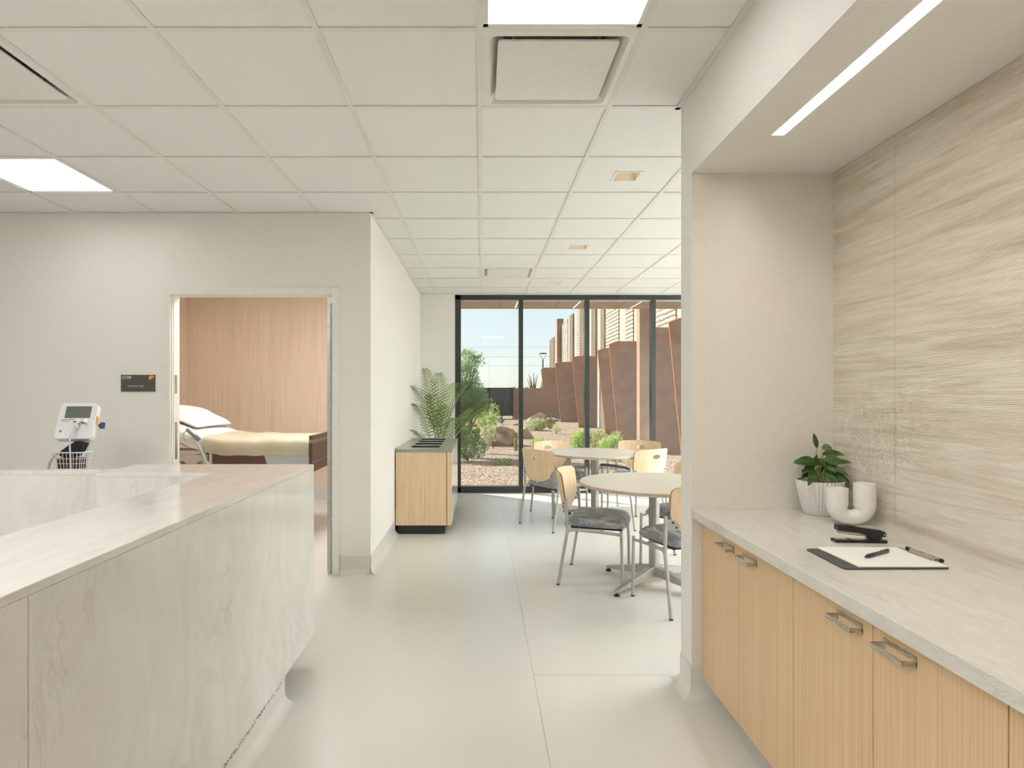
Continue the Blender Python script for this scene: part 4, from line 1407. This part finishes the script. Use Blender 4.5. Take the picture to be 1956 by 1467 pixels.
# pillow
pil = MB(); NP = 22; v = []; f = []
for side in (1, -1):
    for i in range(NP + 1):
        for j in range(NP + 1):
            a, b = i / NP * 2 - 1, j / NP * 2 - 1
            ex = 1 - 0.05 * (1 - abs(b) ** 1.5) * 0 
            x = a * 0.24 * (1 - 0.06 * (1 - b * b)); y = b * 0.345 * (1 - 0.05 * (1 - a * a))
            h = 0.066 * ((1 - a ** 4) * (1 - b ** 4)) ** 0.55 * (1 + 0.12 * math.sin(5 * a + 3 * b))
            v.append((x, y, side * h * (1 if side > 0 else 0.7)))
M1 = (NP + 1) ** 2
for i in range(NP):
    for j in range(NP):
        a = i * (NP + 1) + j
        f.append((a, a + NP + 1, a + NP + 2, a + 1)); f.append((M1 + a, M1 + a + 1, M1 + a + NP + 2, M1 + a + NP + 1))
pil.add(v, f)
o = pil.build('pillow', sheet, smooth=True, angle=80)
px_ = -2.86
o.location = (px_, 5.985, 0.935 + sl * (HX - px_) + 0.045)
o.rotation_euler = (0, R(21), R(-3))
tag(o, 'white pillow leaning on the raised end of the hospital bed', 'pillow')
# handset hanging on the bed
hs = empty('bed_remote', 'grey handset clipped to the side of the hospital bed, trailing a coiled cable', 'remote control', (-2.62, BY0 - 0.03, 0.985), 0)
m = MB(); T = Matrix.Rotation(R(42), 4, 'Y')
m.box(-0.075, 0.02, -0.012, 0.012, -0.014, 0.014, T); m.box(0.02, 0.075, -0.015, 0.015, -0.024, 0.024, T)
m.build('handset', M('handset_grey', '#8f9190', 0.45), hs, bevel=0.003)
m = MB(); m.tube([(-0.02, -0.01, -0.02), (0.05, -0.02, -0.07), (0.10, -0.025, -0.17), (0.15, -0.03, -0.27), (0.2, -0.035, -0.35)], 0.008, 8)
m.tube([(-0.05, -0.01, 0.04), (-0.09, -0.01, 0.0), (-0.07, -0.01, -0.05), (-0.03, -0.01, -0.045)], 0.004, 6)
m.build('cable', M('cable_grey', '#bdbcb4', 0.5), hs, smooth=True)

# ------------------------------------------------------------------ vital signs monitor on its stand
VY = 3.92
vm = empty('vital_signs_monitor', 'white vital signs monitor on a rolling stand between the desk and the wall', 'medical monitor', (fx(150, VY), VY, 0), 0)
head = Matrix.Translation((0.0, 0, 1.170)) @ Matrix.Rotation(R(12), 4, 'Z') @ Matrix.Rotation(R(-26), 4, 'X')
m = MB(); m.prism(rrect(-0.108, 0.108, -0.125, 0.125, 0.022), 'y', -0.035, 0.022, head)
hd = m.build('housing', M('monitor_white', '#e9e9e8', 0.35, col2='#e4e4e3', nscale=30), vm, bevel=0.007)
m = MB(); m.prism(rrect(-0.072, 0.076, 0.018, 0.100, 0.004), 'y', -0.0375, -0.0345, head)
m.build('screen', M('monitor_screen', '#6f726c', 0.25, col2='#696c66', nscale=30), hd)
m = MB(); m.box(-0.085, -0.055, -0.0362, -0.0348, 0.004, 0.007, head); m.box(-0.05, -0.015, -0.0362, -0.0348, 0.006, 0.009, head); m.box(-0.085, -0.04, -0.0362, -0.0348, -0.006, -0.004, head)
m.build('printed_marks', dark_trim, hd)
m = MB(); m.cyl(0, 0, 0, 0.003, 0.008, 14, T=head @ Matrix.Translation((-0.078, -0.034, -0.074)) @ Matrix.Rotation(R(90), 4, 'X'))
m.build('power_button', M('button_grey', '#8c8c8c', 0.4), hd)
m = MB(); m.box(0.1075, 0.1095, -0.02, 0.012, -0.02, 0.04, head)
m.build('orange_tag', M('tag_orange', '#f2a23a', 0.5), hd)
m = MB(); m.box(0.118, 0.146, 0.02, 0.04, -0.03, 0.012, head); m.box(0.110, 0.120, 0.02, 0.03, -0.02, 0.0, head)
m.build('temperature_probe', M('probe_blue', '#2f4374', 0.4), hd, bevel=0.004)
m = MB(); m.tube([head @ Vector((0.03, -0.045, -0.005)), head @ Vector((0.01, -0.06, -0.03)), head @ Vector((0.02, -0.05, -0.06))], 0.012, 10)
m.tube([head @ Vector((0.055, -0.045, 0.0)), head @ Vector((0.06, -0.055, -0.03))], 0.014, 10)
m.build('sensor_clip', ceramic, hd, smooth=True)
m = MB(); m.tube([head @ Vector((0.0, -0.062, -0.02)), head @ Vector((0.015, -0.066, -0.028))], 0.007, 8); m.tube([head @ Vector((0.045, -0.062, -0.028)), head @ Vector((0.068, -0.06, -0.024))], 0.006, 8)
m.build('blue_clip_ring', M('probe_blue2', '#34406f', 0.4), hd)
m = MB(); m.tube([(0.0, 0.03, 1.06), (-0.02, 0.04, 0.95), (-0.03, 0.04, 0.10)], 0.011, 12)
m.build('pole', silver, vm, smooth=True)
m = MB()
for k in range(5):
    a = R(72 * k + 20)
    m.tube([(-0.03, 0.04, 0.12), (-0.03 + 0.24 * math.cos(a), 0.04 + 0.24 * math.sin(a), 0.09)], 0.014, 8)
m.build('base', silver, vm)
for k in range(5):
    a = R(72 * k + 20); cx, cy = -0.03 + 0.24 * math.cos(a), 0.04 + 0.24 * math.sin(a)
    m = MB(); m.cyl(0, 0, -0.012, 0.012, 0.035, 16, T=Matrix.Translation((cx, cy, 0.035)) @ Matrix.Rotation(R(90), 4, 'X')); m.tube([(cx, cy, 0.04), (cx, cy, 0.09)], 0.008, 8)
    m.build('caster', dark_trim, vm)
# wire basket
m = MB(); bz1, bz0 = 0.985, 0.86
def ringpts(h, k):
    return [(p[0] - 0.005, p[1] - 0.05, h) for p in rrect(-0.098 * k, 0.098 * k, -0.06 * k, 0.06 * k, 0.02)]
m.tube(ringpts(bz1, 1.0), 0.004, 8, closed=True)
for (h, k) in ((0.945, 0.93), (0.915, 0.9), (0.88, 0.87), (bz0, 0.84)): m.tube(ringpts(h, k), 0.0018, 6, closed=True)
for i in range(9):
    x = -0.09 + 0.0225 * i
    m.tube([(x - 0.005, -0.11, bz1), (x * 0.84 - 0.005, -0.05 - 0.05, bz0), (x * 0.84 - 0.005, -0.05 + 0.05, bz0), (x - 0.005, 0.01, bz1)], 0.0018, 6)
for i in range(5):
    y = -0.10 + 0.025 * i
    m.tube([(-0.103, y, bz1), (-0.087, -0.05 + (y + 0.05) * 0.84, bz0), (0.077, -0.05 + (y + 0.05) * 0.84, bz0), (0.093, y, bz1)], 0.0018, 6)
m.build('basket', white_metal, vm)
m = MB(); m.tube([(-0.03, 0.03, 0.985), (-0.10, 0.0, 0.99), (-0.135, -0.03, 0.96), (-0.16, -0.04, 0.91), (-0.17, -0.04, 0.86)], 0.008, 10)
m.build('handle', silver, vm, smooth=True)
lil = M('cable_lilac', '#c6c6da', 0.4)
m = MB(); m.tube([head @ Vector((0.015, -0.06, -0.04)), (0.030, -0.13, 1.08), (0.032, -0.125, 0.96), (0.032, -0.12, 0.84)], 0.0055, 8)
m.build('hose', lil, vm, smooth=True)
m = MB(); m.tube([(0.075, 0.0, 1.04), (0.092, -0.06, 0.97), (0.096, -0.07, 0.84)], 0.004, 8)
m.build('hose', lil, vm, smooth=True)
cw = M('cable_white', '#dedbd0', 0.5)
m = MB(); m.tube([head @ Vector((0.128, 0.03, -0.03)), (0.128, 0.02, 1.05), (0.135, 0.02, 0.95), (0.158, 0.02, 0.84)], 0.0014, 6); m.tube([head @ Vector((0.136, 0.03, -0.03)), (0.142, 0.02, 1.05), (0.137, 0.02, 0.95), (0.137, 0.02, 0.84)], 0.0014, 6)
m.build('probe_cable', cw, vm)
# cuff and pouch in the basket
vx = fx(150, VY)
m = MB(); m.prism([(-0.075, 0.985), (-0.02, 1.028), (0.02, 1.050), (0.085, 1.043), (0.065, 1.0), (0.03, 0.955), (-0.05, 0.95), (-0.08, 0.965)], 'y', -0.075, -0.015)
tag(m.build('blood_pressure_cuff', M('cuff_navy', '#23272f', 0.8, col2='#1b1f27', nscale=30), bevel=0.006, loc=(vx, VY, 0)), 'folded dark navy blood pressure cuff sticking out of the wire basket', 'blood pressure cuff')
m = MB(); m.box(-0.078, 0.062, -0.095, -0.01, 0.866, 0.948)
tag(m.build('pouch', M('maroon_vinyl', '#5b2b28', 0.5, col2='#4d2220', nscale=20), bevel=0.008, loc=(vx, VY, 0)), 'maroon pouch lying in the wire basket below the cuff', 'pouch')

# ------------------------------------------------------------------ outside
GZ = -0.03
m = MB(); m.box(-60, 60, YW + 0.2, 220, GZ - 0.1, GZ)
struct(m.build('ground_gravel', gravel))
m = MB(); m.box(-60, 60, -80, YB - 0.12, GZ - 0.1, GZ)
struct(m.build('ground_rear', gravel))  # unseen ground outside the added rear glazing
# roof overhang
m = MB(); m.box(-3.0, 9.0, YW + 0.2, 9.92, 2.75, 3.0)
struct(m.build('soffit_overhang', soffit_m))
m = MB()
for x in (-0.9, 0.3, 1.2, 2.2, 3.4): m.box(x - 0.004, x + 0.004, YW + 0.2, 9.92, 2.747, 2.75)
m.box(-3, 9, 8.98, 8.988, 2.747, 2.75)
struct(m.build('trim_4', M('soffit_joint', '#6e5a4c', 0.8)))
for k, (x, w_) in enumerate(((0.555, 'glowing white line in the outdoor soffit, leftmost of the three'), (1.50, 'glowing white line in the outdoor soffit, middle of the three'), (2.43, 'glowing white line in the outdoor soffit, rightmost of the three'))):
    e = empty('soffit_glow_line', w_, 'linear light', (x, 9.2, 2.75), 0, 'glowing white lines in the outdoor soffit')
    m = MB(); m.box(-0.012, 0.012, -0.6, 0.6, -0.004, 0.0)  # thin strip with a glowing white face
    m.build('housing', alu, e)
    m = MB(); m.box(-0.008, 0.008, -0.59, 0.59, -0.006, -0.004)
    m.build('lens', emit('line_glow', (1, 0.93, 0.85), 1.6), e)
m = MB(); m.box(2.66, 2.86, 10.1, 10.3, GZ, 3.4)
tag(m.build('steel_column', corten, bevel=0.004), 'square rust-brown steel column standing outside under the roof edge', 'column')

# rust steel fins
fins = [(35.5, 3.55, 'farthest rust-brown steel fin in the row along the building'),
        (29.0, 3.58, 'rust-brown steel fin second from the far end of the row'),
        (24.4, 3.70, 'rust-brown steel fin third from the far end, beside the second window mullion'),
        (20.1, 3.90, 'rust-brown steel fin in the middle of the row, with sunlit block wall on its left'),
        (17.5, 3.73, 'rust-brown steel fin with a clipped corner just left of the steel column'),
        (13.8, 3.70, 'rust-brown steel fin seen behind the third window mullion'),
        (12.1, 3.78, 'rust-brown steel fin nearest the window at the right'),
        (10.7, 3.70, 'rust-brown steel fin beside the building corner, hidden behind the wall')]
for (Y, xt, lab) in fins:
    m = MB(); m.prism([(xt + 0.27, GZ), (4.68, GZ), (4.68, 2.85), (xt + 0.20, 2.85), (xt, 2.77)], 'y', -0.03, 0.03)
    o = m.build('steel_fin', corten, loc=(0, Y, 0))
    tag(o, lab, 'steel fin', 'rust-brown steel fins along the building')
    m = MB()
    for (p, q) in (((xt + 0.27, GZ), (xt, 2.77)), ((xt, 2.77), (xt + 0.20, 2.85)), ((xt + 0.20, 2.85), (4.68, 2.85))):
        m.tube([(p[0], -0.012, p[1]), (q[0], -0.012, q[1])], 0.024, 8)
    m.build('sunlit_edge_line', corten_sunlit_edge, o)  # raised orange line drawn where the fin edge is sunlit

# textured building wing
bd = empty('building_wing', 'tall sunlit block and concrete wing of the building behind the steel fins', 'building')
XW2 = 4.75
strips = [(41.5, 38.9, 'r', 5.0), (38.9, 37.5, 'l', 5.2), (37.5, 34.9, 'l', 5.35), (34.9, 33.06, 'l', 5.45), (33.06, 32.1, 'p', 5.45), (32.1, 30.9, 'r', 5.45),
          (30.9, 30.0, 'p', 5.45), (30.0, 28.9, 'l', 5.45), (28.9, 26.8, 'r', 5.45), (26.8, 25.8, 'p', 5.45), (25.8, 24.8, 'r', 5.45), (24.8, 23.8, 'p', 5.45), (23.8, 23.0, 'r', 5.45),
          (23.0, 20.8, 'l', 5.45), (20.8, 19.86, 'p', 5.45), (19.86, 18.83, 'l', 5.45), (18.83, 18.0, 'p', 5.45), (18.0, 16.06, 'l', 5.45), (16.06, 14.7, 'l', 5.45),
          (14.7, 13.4, 'p', 5.45), (13.4, 11.6, 'l', 5.45), (11.6, 10.4, 'r', 5.45), (10.4, 8.6, 'p', 5.45)]
for (ya, yb, kd, top) in strips:
    off = {'r': -0.05, 'l': 0.0, 'p': 0.03}[kd]
    m = MB()
    if kd == 'r':
        n = max(3, int((ya - yb) / 0.16)); st_ = (ya - yb) / n
        for k in range(n):
            y = yb + k * st_
            m.box(XW2 - 0.05, XW2 + 0.5, y, y + st_ * 0.62, GZ, top); m.box(XW2 + 0.0, XW2 + 0.5, y + st_ * 0.62, y + st_, GZ, top)
    else:
        m.box(XW2 + off, XW2 + 0.5, yb + 0.015, ya - 0.015, GZ, top)
    m.build({'r': 'ribbed_panel', 'l': 'block_panel', 'p': 'smooth_panel'}[kd], {'r': rib_brown, 'l': line_block, 'p': cream_conc}[kd], bd)
m = MB(); m.box(4.48, 4.86, 35.5, 36.1, GZ, 5.75)
m.build('rust_pier', corten, bd)
m = MB(); m.box(XW2 + 0.1, 14, 8.6, 41.4, GZ, 5.0)
m.build('core', cream_conc, bd)

# perimeter
m = MB(); m.box(1.80, 4.6, 33.0, 33.25, GZ, 1.635)
tag(m.build('garden_wall', stucco), 'low brown stucco garden wall closing the far end of the gravel yard', 'wall')
sc_ = empty('screened_gate', 'long dark screened fence section at the far end of the gravel yard', 'fence', (0, 32.9, 0))
m = MB(); m.box(-14, 1.79, 0, 0.04, 0.12, 1.62)
m.build('mesh_panel', screen_mesh, sc_)
m = MB()
for x in (-14, -11.5, -9, -6.5, -4, -1.4, 1.15, 1.75): m.box(x - 0.03, x + 0.03, -0.03, 0.06, GZ, 1.66)
m.box(-14, 1.79, -0.02, 0.05, 1.60, 1.66)
m.build('posts', dark_trim, sc_)

# lamp post
lp = empty('street_lamp', 'slim dark street lamp with a ring head beyond the garden wall', 'street lamp', (4.62, 45, GZ))
m = MB(); m.tube([(0, 0, 0), (0, 0, 3.9)], [0.06, 0.05], 10)
m.build('pole', dark_trim, lp)
m = MB(); m.tube([(0.26 * math.cos(R(a)), 0.26 * math.sin(R(a)), 4.36) for a in range(0, 360, 20)], 0.03, 8, closed=True)
for a in (0, 180): m.tube([(0.25 * math.cos(R(a)), 0, 4.34), (0.16 * math.cos(R(a)), 0, 4.12), (0, 0, 3.88)], 0.016, 6)
m.build('ring_head', dark_trim, lp)
# overhead wires
for i, (py, s) in enumerate(((663, -0.3), (682, 0.25), (699, 0.0))):
    Y = 85; z = fz(py, Y)
    m = MB(); m.tube([(-25 + 50 * k / 12, Y, z + 0.0012 * (-25 + 50 * k / 12) ** 2 * 0.3 + s * (k - 6) * 0.05) for k in range(13)], 0.013, 5)
    tag(m.build('power_line', M('wire_grey', '#8d979e', 0.6)), ['topmost thin overhead power line crossing the sky', 'middle thin overhead power line crossing the sky', 'lowest thin overhead power line crossing the sky'][i], 'power line', 'overhead power lines')

# ---- plants
def leafcloud(mb, blobs, n, L, W, seed, up=0.3):
    rnd = random.Random(seed)
    tot = sum(b[3] * b[4] * b[5] for b in blobs)
    for b in blobs:
        k = int(n * b[3] * b[4] * b[5] / tot)
        for _ in range(k):
            while True:
                p = Vector((rnd.uniform(-1, 1), rnd.uniform(-1, 1), rnd.uniform(-1, 1)))
                if p.length < 1: break
            if p.length < 0.55 and rnd.random() < 0.6: p = p.normalized() * rnd.uniform(0.6, 1)
            c = Vector((b[0] + p.x * b[3], b[1] + p.y * b[4], b[2] + p.z * b[5]))
            d = (p + Vector((rnd.gauss(0, .6), rnd.gauss(0, .6), rnd.gauss(0, .6) + up))).normalized()
            s = d.cross(Vector((rnd.gauss(0, 1), rnd.gauss(0, 1), rnd.gauss(0, 1)))).normalized()
            l = L * rnd.uniform(0.7, 1.2); w = W * rnd.uniform(0.8, 1.2)
            mb.add([c, c + d * l * 0.45 + s * w * 0.5, c + d * l, c + d * l * 0.45 - s * w * 0.5], [(0, 1, 2, 3)])
def branches(mb, base, tips, r0, seed=0):
    rnd = random.Random(seed)
    for t_ in tips:
        t_ = Vector(t_); b = Vector(base)
        mid = (b + t_) / 2 + Vector((rnd.uniform(-.1, .1), rnd.uniform(-.1, .1), 0.05)) * (t_ - b).length
        mb.tube([b, b * 0.4 + mid * 0.6, mid, t_], [r0, r0 * 0.75, r0 * 0.6, r0 * 0.15], 6)
def plant(name, label, cat, X, Y, blobs, n, L, W, mat, seed, group=None, r0=0.012, up=0.3, nst=9):
    e = empty(name, label, cat, (X, Y, GZ), 0, group)
    mb = MB(); leafcloud(mb, blobs, n, L, W, seed, up)
    mb.build('foliage', mat, e)
    rnd = random.Random(seed + 1); tips = []
    for k in range(nst):
        b = rnd.choice(blobs)
        tips.append((b[0] + rnd.uniform(-.5, .5) * b[3], b[1] + rnd.uniform(-.5, .5) * b[4], b[2] + rnd.uniform(0, .7) * b[5]))
    mb = MB(); branches(mb, (0, 0, 0), tips, r0, seed)
    mb.build('stems', bark, e)
    return e
def X_(px, Y): return fx(px, Y)
# tree at the left of the window: wispy desert willow
Y = 13.2
plant('willow_tree', 'tall feathery desert willow at the left edge of the window', 'tree', X_(868, Y), Y,
      [(0.10, 0, 1.30, 0.42, 0.45, 0.34), (0.18, 0, 1.75, 0.34, 0.35, 0.26), (0.30, 0, 2.12, 0.24, 0.24, 0.20), (0.52, 0, 2.12, 0.14, 0.14, 0.12), (0.36, 0, 1.95, 0.12, 0.12, 0.30), (0.42, 0, 1.42, 0.26, 0.26, 0.20), (0.60, 0, 1.22, 0.20, 0.20, 0.16),
       (0.05, 0, 0.9, 0.35, 0.35, 0.30), (-0.4, 0.1, 1.6, 0.5, 0.5, 0.6), (0.42, 0, 1.05, 0.36, 0.3, 0.2)], 15000, 0.095, 0.017, green, 11, r0=0.035, up=0.5, nst=16)
Y = 12.3
plant('round_shrub', 'dense round green shrub below the willow, at the left edge of the window', 'shrub', X_(893, Y), Y,
      [(-0.05, 0, 0.36, 0.30, 0.3, 0.32), (0.16, 0, 0.28, 0.22, 0.24, 0.24), (-0.3, 0, 0.4, 0.3, 0.3, 0.34), (0.0, 0, 0.5, 0.22, 0.22, 0.2)], 4200, 0.05, 0.022, green, 12, r0=0.012)
Y = 15.2
plant('sapling', 'thin young tree with light green leaves in front of the dark fence', 'tree', X_(942, Y), Y,
      [(0.02, 0, 0.95, 0.13, 0.13, 0.16), (-0.08, 0, 0.62, 0.10, 0.10, 0.10), (0.10, 0, 0.74, 0.08, 0.08, 0.14), (-0.02, 0, 0.42, 0.1, 0.1, 0.12)], 330, 0.06, 0.018, lime, 13, r0=0.012, up=0.6, nst=7)
Y = 13.9
plant('leaning_sapling', 'leaning sapling with pale leaves in front of the large boulder', 'tree', X_(925, Y), Y,
      [(0.10, 0, 0.50, 0.16, 0.16, 0.16), (0.22, 0, 0.38, 0.14, 0.12, 0.10), (-0.02, 0, 0.2, 0.18, 0.16, 0.14)], 900, 0.05, 0.016, pale_leaf, 14, r0=0.01, up=0.5, nst=7)
Y = 24.0
plant('low_shrub', 'low bright green shrub in front of the dark fence, left of the thin young tree', 'shrub', X_(929, Y), Y,
      [(0, 0, 0.32, 0.42, 0.35, 0.3)], 700, 0.13, 0.045, lime, 15, r0=0.014)
Y = 22.5
plant('low_shrub', 'rounded pale shrub in front of the far pale boulder', 'shrub', X_(1024, Y), Y,
      [(0, 0, 0.2, 0.38, 0.35, 0.22), (0.2, 0, 0.24, 0.2, 0.2, 0.18)], 1500, 0.07, 0.03, pale_leaf, 16, r0=0.012)
Y = 14.2
plant('low_shrub', 'light green leafy shrub left of the second window mullion', 'shrub', X_(1109, Y), Y,
      [(0, 0, 0.26, 0.24, 0.24, 0.24), (0.1, 0, 0.38, 0.14, 0.14, 0.14)], 2000, 0.05, 0.024, lime, 17, r0=0.01)
Y = 14.8
plant('low_shrub', 'dry brownish shrub just right of the second window mullion', 'shrub', X_(1142, Y), Y,
      [(0, 0, 0.24, 0.26, 0.24, 0.24)], 1700, 0.05, 0.022, pale_leaf, 18, r0=0.01)
Y = 12.6
plant('low_shrub', 'bright light green shrub in front of the sunlit gap between steel fins', 'shrub', X_(1166, Y), Y,
      [(-0.02, 0, 0.22, 0.27, 0.24, 0.24), (0.12, 0, 0.42, 0.14, 0.12, 0.16)], 1900, 0.055, 0.026, lime, 19, r0=0.01)
Y = 15.0
plant('low_shrub', 'small spiky green plant showing above the far left chair', 'shrub', X_(1028, Y), Y,
      [(0, 0, 0.11, 0.18, 0.16, 0.12)], 420, 0.10, 0.016, lime, 20, r0=0.006, up=1.0)
Y = 11.7
plant('groundcover_plant', 'sparse low plant on the shaded gravel, left of the first mullion', 'plant', X_(958, Y), Y,
      [(0, 0, 0.06, 0.22, 0.14, 0.06)], 220, 0.045, 0.02, sage, 22, r0=0.004)
Y = 20.5
plant('grass_tuft', 'small pale grass tuft on the gravel beside the prickly pear', 'plant', X_(1063, Y), Y,
      [(0, 0, 0.12, 0.14, 0.14, 0.14)], 260, 0.14, 0.010, pale_leaf, 23, r0=0.004, up=1.6)
Y = 27.0
e = empty('agave', 'small blue-green agave on the gravel before the dark fence', 'agave', (X_(958, Y), Y, GZ))
m = MB(); rnd = random.Random(3)
for k in range(22):
    a = rnd.uniform(0, 6.28); el = rnd.uniform(0.4, 1.3)
    leaf(m, (0, 0, 0.03), (math.cos(a) * math.cos(el), math.sin(a) * math.cos(el), math.sin(el)), (0, 0, 1), 0.38, 0.08, 0.05)
m.build('leaves', M('agave_leaf', '#7d9a86', 0.6, col2='#5f7d6c', nscale=9), e)
# far trees
for i, (px, Y, r_, h) in enumerate(((945, 88, 1.5, 1.0), (980, 102, 2.2, 1.25), (1010, 90, 1.4, 1.1), (915, 104, 2.0, 0.9))):
    plant('distant_tree', ['round dull green tree far beyond the fence, second from the left', 'widest dull green tree far beyond the fence, just left of the first mullion', 'dull green tree far beyond the wall, right of the first mullion', 'leftmost dull green tree far beyond the fence, behind the willow'][i], 'tree', X_(px, Y), Y,
          [(0, 0, h, r_, r_, 0.95)], 700, 0.5, 0.25, sage, 30 + i, 'trees far beyond the fence', r0=0.08)
# bare ocotillo behind the wall
oc = empty('bare_shrub', 'bare branching shrub standing beyond the brown garden wall', 'shrub', (X_(1020, 40), 40, GZ))
m = MB(); rnd = random.Random(8)
for (dx, z) in ((-0.35, 2.65), (-0.22, 2.5), (-0.05, 2.75), (0.08, 2.45), (0.2, 2.6), (-0.45, 2.3), (0.55, 2.15), (0.75, 2.45)):
    m.tube([(0.05 if dx < 0.4 else 0.3, 0, 0), (dx * 0.35 + (0.25 if dx > 0.4 else 0), 0.1, 1.6), (dx, rnd.uniform(-.2, .2), z)], [0.07, 0.05, 0.015], 6)
m.build('branches', bark, oc)

def boulder(label, X, Y, sx, sy, sz, seed, mat=rock_m, group='boulders on the gravel', rz=0.0, cuts=9):
    bm = bmesh.new(); bmesh.ops.create_icosphere(bm, subdivisions=4, radius=1.0)
    rnd = random.Random(seed)
    planes = [(Vector((rnd.gauss(0, 1), rnd.gauss(0, 1), rnd.gauss(0.2, 0.8))).normalized(), rnd.uniform(0.52, 0.78)) for _ in range(cuts)]
    for vtx in bm.verts:
        p = vtx.co.copy()
        for (n_, d_) in planes:
            k = p.dot(n_)
            if k > d_: p -= n_ * (k - d_) * 0.98
        p *= 1 + 0.03 * math.sin(p.x * 9 + seed) * math.sin(p.y * 11) + 0.02 * math.sin(p.z * 17 + p.x * 13)
        vtx.co = (p.x * sx, p.y * sy, max(p.z, -0.35) * sz + 0.33 * sz)
    me = bpy.data.meshes.new('boulder'); bm.to_mesh(me); bm.free(); me.materials.append(mat)
    o = bpy.data.objects.new('boulder', me); COL.objects.link(o); o.location = (X, Y, GZ - 0.01); o.rotation_euler = (0, 0, rz)
    return tag(o, label, 'boulder', group)
boulder('largest brown boulder, in front of the window between the shrubs', X_(951, 16.1), 16.1, 0.56, 0.42, 0.40, 4)
boulder('greyish boulder cut by the first window mullion, right of the largest one', X_(1000, 18.6), 18.6, 0.42, 0.32, 0.27, 6, rock_g)
boulder('pale pointed boulder near the far garden wall', X_(1023, 27.5), 27.5, 0.55, 0.4, 0.42, 9, rock_g)
boulder('flat pale rock half hidden by the willow near the dark fence', X_(911, 25), 25, 0.40, 0.3, 0.25, 12, rock_g)
boulder('low flat pale rock at the foot of the farthest steel fins', X_(1056, 30), 30, 0.45, 0.4, 0.14, 15, rock_g)
boulder('small grey rock low in the window beside the wall corner', X_(1292, 12.0), 11.2, 0.22, 0.2, 0.16, 18, rock_g)
boulder('small dark rock left of the first mullion near the fence', X_(987, 26), 26, 0.2, 0.2, 0.1, 21)
# cacti
Y = 14.6
cc = empty('column_cactus', 'short upright column cactus left of the first window mullion', 'cactus', (X_(985, Y), Y, GZ))
m = MB(); m.lathe([(0, 0), (0.038, 0.0), (0.044, 0.1), (0.042, 0.24), (0.03, 0.295), (0, 0.31)], 0, 0, 48, flute=lambda a, z: 1 + 0.10 * math.cos(a * 9))
m.build('stem', cactus_m, cc, smooth=True)
Y = 23.5
pp = empty('prickly_pear', 'prickly pear cactus with flat pads on the gravel, right of the pale shrub', 'cactus', (X_(1051, Y), Y, GZ))
for (x, z, rr, rot) in ((0, 0.13, 0.12, 0), (-0.10, 0.28, 0.095, 25), (0.10, 0.27, 0.10, -25), (0.02, 0.36, 0.07, 5)):
    m = MB(); T = Matrix.Translation((x, 0, z)) @ Matrix.Rotation(R(rot), 4, 'Y') @ Matrix.Diagonal((rr, 0.022, rr * 1.15, 1))
    m.lathe([(math.sin(R(a)), -math.cos(R(a))) if 0 < a < 180 else (0, -math.cos(R(a))) for a in range(0, 181, 15)], 0, 0, 20, T)
    m.build('pad', cactus_m, pp, smooth=True)
Y = 17.0
pp = empty('prickly_pear', 'prickly pear with two round pads behind the round shrub, left in the window', 'cactus', (X_(913, Y), Y, GZ))
for (x, z, rr, rot) in ((0, 0.15, 0.09, 0), (-0.01, 0.33, 0.085, 5), (0.2, 0.35, 0.05, 0), (0.17, 0.2, 0.07, 20)):
    m = MB(); T = Matrix.Translation((x, 0, z)) @ Matrix.Rotation(R(rot), 4, 'Y') @ Matrix.Diagonal((rr, 0.022, rr * 1.15, 1))
    m.lathe([(math.sin(R(a)), -math.cos(R(a))) if 0 < a < 180 else (0, -math.cos(R(a))) for a in range(0, 181, 15)], 0, 0, 20, T)
    m.build('pad', cactus_m, pp, smooth=True)
